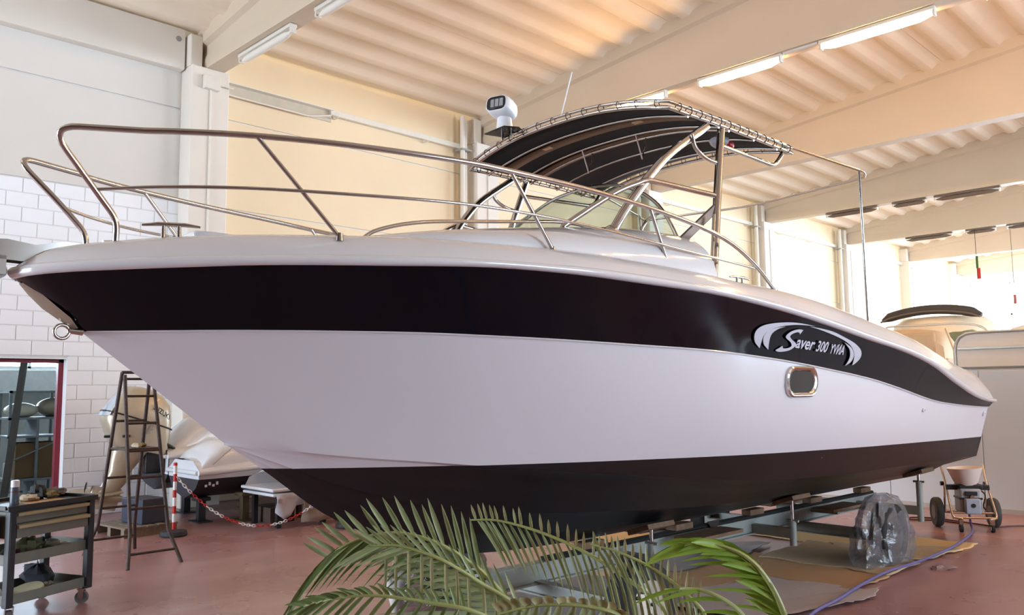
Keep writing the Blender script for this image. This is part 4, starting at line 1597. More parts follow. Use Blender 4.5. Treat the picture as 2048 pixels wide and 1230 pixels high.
MB().box(-.12, .12, .14, .42, .62, .98).build('clamp_bracket', M_BPLAST, ob, bevel=.02)
for k, (y, z) in enumerate(((.3, 1.0), (.22, .94), (.38, .97), (.33, .9))):
    MB().tube(smooth_path([(.1 - .04 * k, y - .1, z + .02), (.14, y, z + .05), (.1, y + .16, z - .03), (0, y + .3, z - .05)], 4), .02, 8).build('rigging_hose', M_BPLAST, ob, smooth=60)

# ================================================================== SMALL WHITE BOATS ALONG THE WALL
M_WBOAT = mat('pale_boat_gelcoat', (218, 220, 226), .2, var=.02, coat=.3)
M_DBOAT = mat('charcoal_boat_bottom', (52, 50, 58), .5, var=.12)


def small_boat(name, label, x, y, w, L_, zk, zg, zc):
    """open boat, stern at y, bow towards +y; half width w"""
    r = thing(name, label, 'boat', (x, y, 0))
    bot, top, rim, cov = [], [], [], []
    for k in range(15):
        u = k / 14
        ww = w * (1 - max(0, (u - .45) / .55) ** 2.2)
        yy = L_ * u - .06 * (1 - u)
        e = .25 * max(0, u - .5)
        zz = zg + .18 * u
        bot.append([(-ww, yy, zc + e), (-ww * .8, yy, zc - .12 + e), (-ww * .45, yy, zk + .06 + e * 1.5), (0, yy + .02, zk + e * 2), (ww * .45, yy, zk + .06 + e * 1.5), (ww * .8, yy, zc - .12 + e), (ww, yy, zc + e)])
        top.append([(ww, yy, zc + e), (ww + .02, yy, zc + .05 + e), (ww + .03, yy, zz)])
        rim.append((ww, yy, zz))
        cov.append([(ww * c_, yy, zz + .03 + .14 * (1 - abs(c_) ** 3)) for c_ in (1, .9, .7, .35, 0, -.35, -.7, -.9, -1)])
    b_ = MB().grid(bot)
    b_.f.append(list(range(7)))
    b_.build('bottom', M_DBOAT, r, smooth=30)
    for sg in (1, -1):
        MB().grid([[(sg * p[0], p[1], p[2]) for p in row] for row in top], flip=sg < 0).build('topside', M_WBOAT, r, smooth=50)
    MB().grid(cov).build('deck_moulding', M_WBOAT, r, smooth=50)
    MB().add([(-w, -.06, zc), (w, -.06, zc), (w, -.06, zg + .03), (w * .6, -.06, zg + .15), (-w * .6, -.06, zg + .15), (-w, -.06, zg + .03)], [(0, 1, 2, 3, 4, 5)]).build('transom', M_WBOAT, r, smooth=0)
    path = [(w + .03, -.08, zg)] + [(p[0] + .03, p[1], p[2]) for p in rim]
    for sg in (1, -1):
        MB().tube([(sg * p[0], p[1], p[2]) for p in path], .03, 8, flat=1.2).build('rubbing_rail', M_WBOAT, r, smooth=60)
    MB().tube([(-w, -.08, zg), (w, -.08, zg)], .03, 8).build('rubbing_rail', M_WBOAT, r, smooth=60)
    return r


b1 = small_boat('small_boat', 'white open boat carrying the outboard, nearest the block wall', -12.04, 4.9, .5, 4.2, .36, .84, .6)
# seat moulding rising like a console
rows = []
for y, z, w in ((.05, .98, .42), (.2, 1.15, .4), (.4, 1.34, .34), (.62, 1.42, .28), (.9, 1.40, .26), (1.2, 1.1, .26)):
    rows.append([Vector((w * math.cos(a), y, .9 + (z - .9) * max(0, math.sin(a)) ** .5)) for a in [PI * j / 14 for j in range(15)]])
MB().grid(rows).build('seat_moulding', M_WBOAT, b1, smooth=60)
MB().torus((.26, .42, 1.2), (1, .2, .5), .035, .008, 16, 6).build('filler_cap', M_STEEL, b1)
b2 = small_boat('small_boat', 'white boat with charcoal bottom, its stern corner left of the big bow', -10.95, 4.86, .46, 4.4, .33, .68, .6)
rows = []
for y, z, w in ((-.02, .74, .44), (.1, .95, .43), (.28, 1.06, .42), (.6, 1.1, .41), (1.4, 1.02, .4), (2.4, .95, .3)):
    rows.append([Vector((w * math.cos(a) / max(.3, 1), y, .72 + (z - .72) * max(0, math.sin(a)) ** .35)) for a in [PI * j / 16 for j in range(17)]])
MB().grid(rows).build('side_moulding', M_WBOAT, b2, smooth=60)
MB().tube([(.47, .12, .78), (.43, .5, 1.06)], .006, 6).build('stay_rod', M_STEEL, b2)
for y, z in ((.7, .95), (1.0, .8)):
    MB().cyl((.45, y, z), (.52, y, z), .018).build('brass_fitting', mat('brass', (170, 150, 110), .3, metal=.7), b2)
bx_ = MB()
for k in range(4):
    bx_.box(.463, .468, .02 + .05 * k, .05 + .05 * k, .50 + .02 * (k % 2), .53 + .03 * (k % 2))
bx_.build('registration_marks', mat('pale_marks', (190, 190, 196), .5), b2, smooth=0)

M_STAND = mat('olive_stand_steel', (96, 86, 62), .6, var=.2)


def stand(x, y, h, label, m=M_STAND):
    s_ = thing('boat_stand', label, 'stand', (x, y, 0))
    MB().box(-.16, .16, -.1, .1, 0, .015).build('foot_plate', m, s_)
    MB().box(-.045, .045, -.05, .05, .015, h - .05).build('post', m, s_, bevel=.006)
    MB().box(-.1, .1, -.09, .09, h - .05, h).build('head_pad', m, s_, bevel=.006)


stand(-10.95, 5.05, .325, 'dark steel stand under the stern of the charcoal-bottomed boat', M_TRD)
stand(-10.62, 5.5, .38, 'olive steel stand with square head under the charcoal-bottomed boat')
stand(-11.98, 5.3, .35, 'low stand under the boat with the outboard', M_TRD)
stand(-11.98, 7.6, .5, 'low stand under the forward part of the boat with the outboard', M_TRD)
stand(-10.98, 7.9, .45, 'olive stand under the forward part of the charcoal-bottomed boat')
# covered tender on a cradle, right of the chain
cv = thing('covered_tender', 'small tender half wrapped in white cloth on a black cradle behind the chain', 'boat', (-9.97, 5.32, 0))
MB().box(-.42, .42, .0, .95, .46, .5).build('upper_board', M_WBOAT, cv, bevel=.015)
MB().box(-.4, .4, .02, .95, .40, .44).build('lower_board', M_WBOAT, cv, bevel=.015)
rows = []
for y, t_ in ((.16, .70), (.3, .8), (.6, .9), (.95, .95)):
    rows.append([Vector((.4 * math.cos(a), y + .1 * math.cos(a * 3), .5 + (t_ - .5) * max(0, math.sin(a)) ** .6)) for a in [PI * j / 10 for j in range(11)]])
MB().grid(rows).build('hump', M_WBOAT, cv, smooth=60)
rnd = random.Random(5)
rows = []
for j in range(9):
    y = .05 + .1 * j
    rows.append([(.43 + .03 * math.sin(j * 2.1 + i) * (i > 0), y, .42 - .3 * i / 5 * (.7 + .3 * math.sin(j * 1.3))) for i in range(6)])
o = MB().grid(rows).build('white_cloth', mat('white_cloth', (196, 196, 204), .85, var=.05, scale=12), cv, smooth=60)
o.modifiers.new('t', 'SOLIDIFY').thickness = .006
rows = []
for j in range(7):
    y = .4 + .12 * j
    rows.append([(.47 + .04 * math.sin(j * 1.7 + i * .8), y, .46 - .4 * i / 6) for i in range(7)])
o = MB().grid(rows).build('beige_cloth', mat('beige_cloth', (150, 134, 122), .85, var=.06, scale=12), cv, smooth=60)
o.modifiers.new('t', 'SOLIDIFY').thickness = .006
for x in (-.3, .3):
    for y in (.15, .8):
        MB().box(x - .03, x + .03, y - .03, y + .03, 0, .4).build('cradle_leg', M_BPLAST, cv)
MB().bar((.3, .8, .34), (.3, 1.05, .0), .04, .04).build('cradle_brace', M_BPLAST, cv)
o = MB().box(-.25, .25, -.18, .18, 0, .2).build('wooden_box', mat('brown_carton', (72, 56, 48), .8), loc=(-10.3, 5.75, 0), bevel=.006)
tag(o, 'brown wooden box on the floor under the covered tender', 'box')
ct = thing('pallet', 'wooden pallet on the floor behind the rusty ladder', 'pallet', (-10.75, 4.1, 0), .1)
for k in range(5):
    MB().box(-.4, .4, -.3 + .14 * k, -.2 + .14 * k, .1, .12).build('plank', mat('grey_wood', (120, 106, 92), .8, var=.2, stretch=(1, 12, 1)), ct)
for k in range(3):
    MB().box(-.38 + .34 * k, -.3 + .34 * k, -.3, .36, 0, .1).build('bearer', MATS['grey_wood'], ct)
o = MB().box(-.22, .22, -.16, .16, 0, .3).build('crate', mat('navy_crate', (48, 52, 70), .6, var=.1), loc=(-10.7, 4.2, .122), rot=(0, 0, .2), bevel=.01)
tag(o, 'dark blue crate on the pallet behind the ladder', 'crate')

# ================================================================== TRAILER UNDER THE BOAT
M_GALV = mat('grey_green_trailer_steel', (150, 155, 150), .5, var=.08, scale=8)
M_PADC = mat('black_carpet_pad', (30, 28, 28), .9, var=.2)
M_TYRE = mat('tyre_rubber', (26, 26, 28), .75, var=.15)
M_WOODB = mat('plywood_pad', (120, 92, 70), .75, var=.2, scale=14)
tra = thing('boat_trailer', 'grey steel trailer with jack posts under the white motor cruiser', 'trailer', BOAT_LOC, BOAT_RZ)


def ibeam(p, q, w, h, name='cross_beam'):
    p, q = Vector(p), Vector(q)
    b = MB()
    b.bar(p + Vector((0, 0, h / 2 - .006)), q + Vector((0, 0, h / 2 - .006)), w, .012)
    b.bar(p - Vector((0, 0, h / 2 - .006)), q - Vector((0, 0, h / 2 - .006)), w, .012)
    b.bar(p, q, .012, h - .02)
    return b.build(name, M_GALV, tra, smooth=0)


ibeam((.05, 2.9, .365), (.05, 9.1, .365), .1, .15, 'spine_beam')
MB().box(0.01, .09, 3.5, 9.05, .44, .468).build('keel_pad', M_PADC, tra, bevel=.01)
for k in range(5):
    MB().box(.0, .1, 3.9 + 1.2 * k, 4.15 + 1.2 * k, .468, .522).build('keel_block', M_WOODB, tra, bevel=.004)
ibeam((-1., 3.45, .26), (1., 3.45, .26), .08, .1, 'front_axle_beam')
ibeam((-1., 7.25, .26), (.95, 7.25, .26), .08, .1, 'rear_axle_beam')
for s, b, zt in ((4.45, .33, .58), (6.42, .47, .55), (8.68, .76, .75)):
    for sg in (1, -1):
        zb = .525 + b / 1.15 * .39 - .02
        MB().bar((.05 * (sg > 0), s, .335), (sg * b, s, .335), .07, .09).build('outrigger', M_GALV, tra)
        MB().cyl((sg * b, s, .22), (sg * b, s, zt - .1), .033, .033, 16).build('jack_post', M_GALV, tra)
        MB().cyl((sg * b, s, zt - .1), (sg * b, s, zb - .03), .016, .016, 12).build('jack_screw', M_STEEL, tra)
        MB().tube([(sg * b - .06, s, zt - .1), (sg * b + .06, s, zt - .1)], .012, 8).build('jack_handle', M_GALV, tra)
        pm = Matrix.Translation((sg * b, s, zb - .015)) @ Matrix.Rotation(-sg * math.atan(.34), 4, 'Y')
        MB().box(-.11, .11, -.17, .17, -.02, .02, pm).build('hull_pad', M_WOODB, tra, bevel=.004)
for s, b in ((5.3, .3), (7.6, .35)):
    for sg in (1, -1):
        MB().box(sg * b - .12, sg * b + .12, s - .35, s + .35, .43, .46).build('bunk_board', M_WOODB, tra, bevel=.004)
        MB().bar((.05, s, .40), (sg * b, s, .40), .06, .06).build('bunk_arm', M_GALV, tra)
MB().prism([(0, 0), (.2, 0), (.1, -.12)], Matrix.Translation((.11, 5.55, .5)) @ Matrix(((0, 0, 1, 0), (1, 0, 0, 0), (0, 1, 0, 0), (0, 0, 0, 1))), .006).build('rubber_flap', mat('brown_rubber_flap', (50, 36, 32), .8), tra)


def wheel(s, b, r=.29, rim_m=None):
    w = bpy.data.objects.new('wheel', None)
    COL.objects.link(w)
    w.parent = tra
    w.location = (b, s, r)
    MX = Matrix.Rotation(PI / 2, 4, 'Y')
    MB().lathe([(r * .62, -.085), (r * .9, -.09), (r * .985, -.07), (r, -.04), (r, .04), (r * .985, .07), (r * .9, .09), (r * .62, .085), (r * .58, .04), (r * .58, -.04), (r * .62, -.085)], 36, MX, caps=False).build('tyre', M_TYRE, w, smooth=50)
    MB().lathe([(.001, .035), (.05, .04), (.06, .02), (.12, .012), (.15, .05), (r * .6, .075), (r * .63, .08), (r * .6, .05), (r * .6, -.08), (.001, -.05)], 36, MX, caps=False).build('rim', rim_m or M_WHITEMETAL, w, smooth=50)
    for k in range(8):
        a = 2 * PI * k / 8
        MB().blob((.03, .095 * math.cos(a), .095 * math.sin(a)), (.012, .02, .014), 8, 5).build('rim_hole', M_BPLAST, w)
    return w


for s in (3.45, 7.25):
    for b in (1.0, -1.0):
        wheel(s, b, .29, None if s < 5 else mat('dark_rim', (48, 48, 52), .5))

BM = Matrix.Translation(BOAT_LOC) @ Matrix.Rotation(BOAT_RZ, 4, 'Z')


def bw(b, s, z):
    return BM @ Vector((b, s, z))


# clear plastic bag over a wheel
M_BAG = glass_mat('clear_plastic_film', (226, 228, 234), .12, .07)
nt_ = M_BAG.node_tree
_tc = nt_.nodes.new('ShaderNodeTexCoord')
_vz = nt_.nodes.new('ShaderNodeTexNoise')
_vz.inputs['Scale'].default_value, _vz.inputs['Detail'].default_value, _vz.inputs['Distortion'].default_value = 9, 5, 1.5
nt_.links.new(_tc.outputs['Object'], _vz.inputs['Vector'])
_bp = nt_.nodes.new('ShaderNodeBump')
_bp.inputs['Strength'].default_value, _bp.inputs['Distance'].default_value = .5, .04
nt_.links.new(_vz.outputs['Fac'], _bp.inputs['Height'])
for _n in nt_.nodes:
    if _n.type == 'BSDF_GLOSSY':
        nt_.links.new(_bp.outputs['Normal'], _n.inputs['Normal'])
df = nt_.nodes.new('ShaderNodeBsdfDiffuse')
df.inputs['Color'].default_value = (.62, .62, .68, 1)
ms = nt_.nodes.new('ShaderNodeMixShader')
ms.inputs['Fac'].default_value = .13
old = nt_.nodes['Material Output'].inputs['Surface'].links[0].from_socket
nt_.links.new(old, ms.inputs[1])
nt_.links.new(df.outputs[0], ms.inputs[2])
nt_.links.new(ms.outputs[0], nt_.nodes['Material Output'].inputs['Surface'])


def bag(label, b, s, rx, ry, h, seed, mtl):
    rnd = random.Random(seed)
    N, K = 64, 26
    ph = [rnd.uniform(0, 6.28) for _ in range(8)]
    rows = []
    for i in range(K + 1):
        v = i / K
        z = h * v
        rows.append([])
        taper = (1.0 - .55 * v ** 2.2) if v < .93 else (1.0 - .55 * .86 - (v - .93) * 4.5)
        for j in range(N):
            a = 2 * PI * j / N
            k = 1 + .07 * math.sin(5 * a + ph[0] + 3 * v) + .05 * math.sin(9 * a + ph[1] - 5 * v) + .035 * math.sin(17 * a + ph[2] + 9 * v) + .03 * math.sin(23 * v + 4 * a + ph[3])
            k += rnd.uniform(-.016, .016) + .05 * abs(math.sin(3.5 * a + ph[6] + 6 * v)) * abs(math.sin(4 * v + ph[7]))
            k += .10 * max(0, math.sin(2 * a + ph[4])) * math.sin(PI * v)
            rows[-1].append((rx * taper * k * math.cos(a), ry * taper * k * math.sin(a), z + (.012 * math.sin(7 * a + ph[5]) + rnd.uniform(-.006, .006)) * (0 < i < K)))
    p = bw(b, s, .004)
    o = MB().grid(rows, closed_u=True).build('plastic_bag', mtl, loc=tuple(p), rot=(0, 0, BOAT_RZ), smooth=28)
    return tag(o, label, 'bag')


bag('clear plastic bag pulled over the rear trailer wheel', .95, 7.25, .2, .48, .66, 4, M_BAG)
bag('crumpled clear plastic bag over the front trailer wheel behind the palm', -1.05, 3.45, .2, .38, .6, 9, M_BAG)
rows = []
for i in range(8):
    rows.append([tuple(bw(-1.12 + .05 * math.sin(i + j) + .03 * i, 2.95 + .03 * j - .02 * i, .02 + .44 * (1 - i / 7) ** .8 + .01 * math.sin(3 * j))) for j in range(6)])
o = MB().grid(rows).build('white_sheet', mat('white_plastic_sheet', (214, 208, 204), .6, var=.04), smooth=60)
o.modifiers.new('t', 'SOLIDIFY').thickness = .004
tag(o, 'white sheet draped against the bagged front wheel, left of the palm', 'sheet')

# ================================================================== FLOOR COVERINGS
M_CARD = mat('corrugated_cardboard', (216, 182, 132), .85, var=.14, scale=5, stretch=(1, 30, 1))
M_CARDG = mat('dusty_cardboard', (184, 166, 140), .85, var=.14, scale=5, stretch=(30, 1, 1))
M_CARDB = mat('brown_cardboard', (178, 144, 110), .85, var=.12, scale=5, stretch=(1, 30, 1))
M_PAPER = mat('grey_masking_paper', (180, 172, 174), .7, var=.06, scale=4, stretch=(20, 1, 1))
M_BLUES = mat('blue_plastic_sheet', (52, 66, 104), .35, var=.15, scale=6)


def sheet(name, label, pts, z, m, cat, seed=0, t=.011, wav=.007):
    """thin sheet from a ground polygon, edges slightly torn and wavy"""
    rnd = random.Random(seed)
    P = []
    k = len(pts)
    for i in range(k):
        a, b_ = Vector((*pts[i], 0)), Vector((*pts[(i + 1) % k], 0))
        for j in range(8):
            p = a.lerp(b_, j / 8)
            if j:
                p += Vector((rnd.uniform(-.018, .018), rnd.uniform(-.018, .018), 0))
            P.append(p)
    c = sum(P, Vector()) / len(P)
    mb_ = MB()
    rings = []
    for f in (1., .97, .6, .25):
        rings.append([c + (p - c) * f + Vector((0, 0, wav * (1.6 if f > .96 else .5) * (0.5 + .5 * math.sin(p.x * 9 + p.y * 7 + seed)))) for p in P])
    mb_.grid([[q - c for q in r_] for r_ in rings], closed_u=True)
    mb_.f.append([len(mb_.v) - len(P) + i for i in range(len(P))])
    o = mb_.build(name, m, loc=(c.x, c.y, z), smooth=60)
    so = o.modifiers.new('thick', 'SOLIDIFY')
    so.thickness, so.offset = t, 1
    return tag(o, label, cat)


sheet('cardboard_sheet', 'long tan cardboard sheet furthest aft under the boat', [(-5.1, 8.9), (-5.05, 9.85), (-4.19, 9.85), (-2.92, 9.95), (-2.95, 9.3), (-3.2, 9.0), (-4.3, 8.88)], .002, M_CARD, 'cardboard', 1)
sheet('cardboard_sheet', 'cardboard piece with a torn edge under the bagged wheel', [(-4.1, 8.95), (-2.95, 9.55), (-3.0, 8.85), (-3.12, 8.62), (-3.9, 8.7)], .010, M_CARDG, 'cardboard', 2)
sheet('cardboard_sheet', 'ribbed grey-brown cardboard in front of the bagged wheel', [(-4.27, 7.72), (-4.3, 8.86), (-3.9, 8.8), (-3.0, 8.47), (-3.02, 7.72), (-3.5, 7.74)], .018, M_CARDG, 'cardboard', 3)
sheet('cardboard_sheet', 'brown cardboard between the ribbed piece and the grey paper', [(-3.92, 7.0), (-4.6, 7.9), (-3.9, 7.85), (-3.0, 7.72), (-3.04, 7.02)], .010, M_CARDB, 'cardboard', 4)
sheet('cardboard_sheet', 'shadowed brown cardboard beside the front trailer wheel', [(-4.5, 6.2), (-4.85, 7.3), (-4.2, 7.6), (-3.85, 7.05), (-3.95, 6.3)], .002, M_CARDB, 'cardboard', 5)
sheet('cardboard_sheet', 'tan cardboard on the far side of the trailer spine', [(-6.3, 7.2), (-6.5, 8.8), (-5.3, 8.9), (-5.2, 7.3)], .002, M_CARD, 'cardboard', 6)
sheet('paper_sheet', 'grey masking paper nearest the right of the palm', [(-4.0, 5.6), (-3.98, 6.2), (-3.82, 7.0), (-2.95, 7.1), (-2.98, 6.6), (-3.2, 5.6)], .018, M_PAPER, 'paper', 7, .003)
sheet('paper_sheet', 'pale folded paper strip crossed by the blue hose', [(-3.3, 6.2), (-2.88, 7.2), (-2.80, 6.9), (-2.9, 6.4), (-3.1, 5.8)], .026, mat('pale_paper', (176, 164, 162), .7, var=.05), 'paper', 8, .003)
sheet('paper_sheet', 'grey paper under the palm leaves', [(-5.0, 4.4), (-5.1, 6.0), (-4.1, 6.2), (-3.7, 5.4), (-4.0, 4.4)], .010, mat('blue_grey_paper', (134, 136, 146), .6, var=.05), 'paper', 9, .003)
sheet('plastic_sheet', 'dark blue plastic sheet under the trailer spine', [(-4.95, 8.2), (-4.55, 8.5), (-4.4, 7.6), (-4.78, 7.5)], .026, M_BLUES, 'sheet', 10, .003)
sheet('plastic_sheet', 'greyish blue plastic sheet beside the jack post behind the palm', [(-5.0, 7.1), (-4.8, 7.5), (-4.42, 7.3), (-4.5, 6.6), (-4.9, 6.5)], .018, mat('slate_sheet', (86, 92, 112), .5, var=.1), 'sheet', 11, .003)
o = MB().blob((0, 0, .015), (.09, .05, .025), 14, 6, .5, 31).build('paper_scrap', mat('brownish_scrap', (150, 122, 118), .9), loc=(-2.79, 8.44, .0), rot=(0, 0, .6))
for v in o.data.vertices:
    v.co.z = max(v.co.z, .001)
tag(o, 'crumpled scrap of paper on the red floor right of the cardboard', 'scrap')

# blue hose from the sprayer
hs = smooth_path([(-3.32, 11.02, .3), (-3.28, 10.95, .08), (-3.2, 10.72, .016), (-3.05, 9.93, .045), (-3.0, 9.28, .045), (-2.99, 8.41, .05), (-3.04, 7.79, .05), (-3.0, 7.07, .05), (-2.94, 6.53, .05), (-2.9, 6.0, .05), (-2.75, 5.2, .02), (-2.4, 4.2, .016), (-1.6, 3.2, .016)], 6)
o = MB().tube(hs, .013, 8).build('paint_hose', mat('violet_blue_hose', (104, 100, 156), .4, var=.06), smooth=60)
tag(o, 'thin violet blue hose running across the cardboard to the sprayer', 'hose')
cb_ = smooth_path([(-3.5, 11.3, .012), (-3.8, 11.33, .012), (-4.05, 11.2, .012), (-4.1, 11.4, .012), (-3.8, 11.5, .012), (-3.3, 11.35, .012), (-3.1, 11.3, .012), (-2.95, 11.5, .012), (-2.7, 11.7, .012), (-2.2, 11.75, .012), (-1.6, 12.0, .012)], 6)
o = MB().tube(cb_, .01, 6).build('power_cable', mat('dark_red_cable', (84, 34, 30), .5), smooth=60)
tag(o, 'dark red cable looping on the floor behind the paint sprayer', 'cable')

# ================================================================== PAINT SPRAYER
M_CHROME = mat('champagne_chrome', (214, 196, 176), .18, metal=1., var=.02)
sp = thing('paint_sprayer', 'wheeled airless paint sprayer with white hopper under the stern', 'sprayer', (-3.3, 11.0, 0), R(33))
sp.scale = (1.2, 1.2, 1.2)
# local -y faces the camera
for sx in (-1, 1):
    MB().tube(fillet([(sx * .2, .17, .62), (sx * .19, .1, .5), (sx * .2, -.16, .13), (sx * .12, -.2, .12)], .04), .011, 8).build('side_tube', M_CHROME, sp, smooth=60)
    MB().tube([(sx * .19, .12, .15), (sx * .19, .1, .42)], .01, 8).build('rear_tube', M_CHROME, sp, smooth=60)
    MB().cyl((sx * .2 - .02, .12, .43), (sx * .2 + .02, .12, .43), .022).build('clamp_knob', M_BPLAST, sp)
    w = bpy.data.objects.new('wheel', None)
    COL.objects.link(w)
    w.parent = sp
    w.location = (sx * .26, .14, .145)
    MX = Matrix.Rotation(PI / 2, 4, 'Y')
    MB().lathe([(.06, -.03), (.135, -.035), (.145, -.02), (.145, .02), (.135, .035), (.06, .03)], 28, MX).build('tyre', mat('grey_tyre', (62, 60, 58), .7), w)
    MB().lathe([(.07, -.034), (.07, .034)], 20, MX).build('hub', mat('grey_hub', (110, 106, 100), .5), w)
    c = bpy.data.objects.new('castor', None)
    COL.objects.link(c)
    c.parent = sp
    c.location = (sx * .14, -.2, 0)
    MB().cyl((-.012, 0, .038), (.012, 0, .038), .038, .038, 18).build('castor_wheel', M_TYRE, c)
    MB().cyl((-.015, 0, .038), (.015, 0, .038), .02, .02, 12).build('castor_hub', M_STEEL, c)
    MB().box(-.018, .018, -.015, .015, .07, .12).build('castor_fork', M_STEEL, c)
MB().tube([(-.2, -.16, .13), (.2, -.16, .13)], .011, 8).build('front_tube', M_CHROME, sp, smooth=60)
MB().tube([(-.2, -.1, .17), (.2, -.1, .17)], .009, 8).build('front_tube', M_CHROME, sp, smooth=60)
MB().tube([(-.24, .14, .145), (.24, .14, .145)], .012, 8).build('axle', M_STEEL, sp)
MB().box(-.2, .2, .0, .06, .38, .43).build('cross_bar', M_BPLAST, sp, bevel=.006)
MB().box(-.1, .1, -.08, .12, .16, .4).build('motor_housing', mat('pale_grey_plastic', (168, 166, 168), .4, var=.04), sp, bevel=.02)
MB().box(-.07, .07, -.14, -.02, .16, .31).build('pump_cover', mat('silver_grey_cover', (164, 170, 184), .35, var=.03), sp, bevel=.012)
MB().cyl((0, -.142, .245), (0, -.146, .245), .02, .02, 20).build('round_badge', M_BPLAST, sp)
MB().box(-.055, .055, -.1, -.07, .335, .375).build('control_panel', M_BPLAST, sp, bevel=.004)
MB().cyl((.0, -.12, .325), (.0, -.08, .325), .018, .018, 14).build('pressure_knob', M_STEEL, sp)
MB().box(-.105, .105, -.085, .125, .295, .315).build('dark_band', M_BPLAST, sp, bevel=.004)
hp = MB().lathe([(.085, .43), (.11, .46), (.155, .58), (.165, .6), (.158, .6), (.1, .47), (.001, .455)], 28, Matrix.Translation((.02, .02, 0)) @ Matrix.Rotation(-.06, 4, 'Y'), caps=False)
hp.build('hopper', mat('milky_hopper', (228, 216, 206), .5, var=.04), sp)
MB().box(-.1, .12, -.06, .1, .39, .44).build('hopper_base', M_BPLAST, sp, bevel=.01)
MB().tube(smooth_path([(.08, .0, .4), (.14, -.04, .34), (.1, -.1, .24), (.12, -.1, .2)], 4), .007, 6).build('suction_hose', M_BPLAST, sp, smooth=60)

# ================================================================== PARTITION AND BOATS BEHIND THE STERN
M_PART = mat('grey_partition_panel', (212, 220, 226), .5, var=.02, scale=1.)
pt = MB().box(-9.8, 3.2, 12.58, 12.62, 0, 1.9).build('wall_partition', mat('partition_core', (120, 120, 118), .7), smooth=0)
structure(pt, 'low grey partition of smooth panels behind the stern')
x = -9.8
while x < 3.1:
    MB().box(x + .004, x + 1.246, 12.56, 12.64, .06, 1.9).build('partition_panel', M_PART, pt, bevel=.004)
    x += 1.25
structure(MB().box(-9.8, 3.2, 12.55, 12.65, 0, .06).build('baseboard_partition', mat('pale_skirting', (188, 184, 178), .5), smooth=0))

M_CREAM = mat('cream_boat_gelcoat', (236, 220, 194), .25, var=.02, coat=.2)
M_BEIGE = mat('beige_cover', (206, 182, 150), .7, var=.04)
cvn = thing('caravan', 'white caravan body with rounded top corner above the grey partition', 'caravan', (-3.9, 12.8, 0))
prof = [(0, .3), (0, 2.2), (.02, 2.3), (.07, 2.38), (.16, 2.43), (.3, 2.44), (5.2, 2.44), (5.2, .3)]
MB().prism(prof, Matrix(((1, 0, 0, 0), (0, 0, 1, 0), (0, 1, 0, 0), (0, 0, 0, 1))), 2.0).build('body', mat('caravan_white', (228, 218, 204), .35, var=.02), cvn, bevel=.03)
MB().tube([(p[0] - .0, -.012, p[1]) for p in prof[:6]] + [(5.2, -.012, 2.44)], .016, 8).build('corner_trim', M_ALU, cvn, smooth=60)
MB().box(.04, 5.2, -.02, .0, 2.2, 2.235).build('awning_rail', M_ALU, cvn, bevel=.005)
MB().box(.04, 5.2, -.012, .0, 1.93, 1.96).build('lower_rail', mat('grey_rail', (130, 130, 134), .4), cvn, bevel=.004)
MB().box(.4, 4.8, .2, 1.8, 0, .3).build('chassis', M_BPLAST, cvn)


def cruiser(name, label, x, y, rz, L_, w, z0, zg, m):
    r = thing(name, label, 'boat', (x, y, 0), rz)
    rows = []
    for k in range(13):
        u = k / 12
        ww = w * (1 - max(0, (u - .4) / .6) ** 2.4)
        yy = L_ * u
        zz = zg + .25 * u * u
        rows.append([(ww * c_, yy, z_) for c_, z_ in ((-.02, z0 + .5 * max(0, u - .55)), (-.8, z0 + .45), (-1, zg - .3), (-1.02, zz - .02), (-.94, zz + .05), (-.6, zz + .1), (0, zz + .14), (.6, zz + .1), (.94, zz + .05), (1.02, zz - .02), (1, zg - .3), (.8, z0 + .45), (.02, z0 + .5 * max(0, u - .55)))])
    b_ = MB().grid(rows)
    b_.f.append(list(range(13)))
    b_.build('hull', m, r, smooth=40)
    for sg in (1, -1):
        MB().tube([(sg * row[3][0] * -1, row[3][1], row[3][2]) for row in rows[:-1]], .03, 6).build('gunwale_strip', mat('brown_gunwale', (120, 84, 66), .5), r, smooth=60)
    for k in range(3):
        MB().box(-.3, .3, .6 + k * L_ * .35, .9 + k * L_ * .35, 0, z0 + .3).build('support_block', M_STAND, r)
    return r


c1 = cruiser('cabin_boat', 'cream cabin boat with folded dark hood behind the stern', -5.9, 16.0, 0., 6.6, 1.35, .75, 2.1, M_CREAM)
# cockpit coaming, windscreen, hood bag, hoop
rows = []
for y, z, w in ((-.1, 2.55, .9), (.15, 2.75, .88), (.6, 2.78, .85), (1.2, 2.5, .8)):
    rows.append([Vector((w * math.cos(a), y, 2.1 + (z - 2.1) * max(0, math.sin(a)) ** .3)) for a in [PI * j / 14 for j in range(15)]])
b_ = MB().grid(rows)
b_.f.append(list(range(15)))
b_.build('engine_cover', M_BEIGE, c1, smooth=50)
MB().box(-.4, .75, -.13, -.05, 2.2, 2.66).build('cover_panel', mat('tan_panel', (186, 160, 128), .6), c1, bevel=.06)
rows = []
for k in range(13):
    a = PI * k / 12
    xx = 1.0 * math.cos(a)
    rows.append([Vector((xx, 2.0 - .6 * math.sin(a), 2.25)), Vector((xx * .8, 2.5 - .5 * math.sin(a), 2.95))])
MB().grid(rows).build('screen', M_SCREEN, c1, smooth=60)
MB().tube([r_[1] for r_ in rows], .02, 8).build('screen_frame', M_ALU, c1, smooth=60)
hood = [Vector((-.95 + 1.9 * k / 12, 2.0, 3.08 + .17 * math.sin(PI * k / 12) ** .7)) for k in range(13)]
MB().tube(hood, [.05] + [.13] * 11 + [.06], 12, flat=.75).build('folded_hood', mat('charcoal_hood', (66, 62, 58), .8, var=.1), c1, smooth=60)
MB().tube([p + Vector((0, -.12, -.04)) for p in hood], .02, 6).build('hood_piping', mat('hood_piping', (112, 100, 88), .7), c1, smooth=60)
rows = []
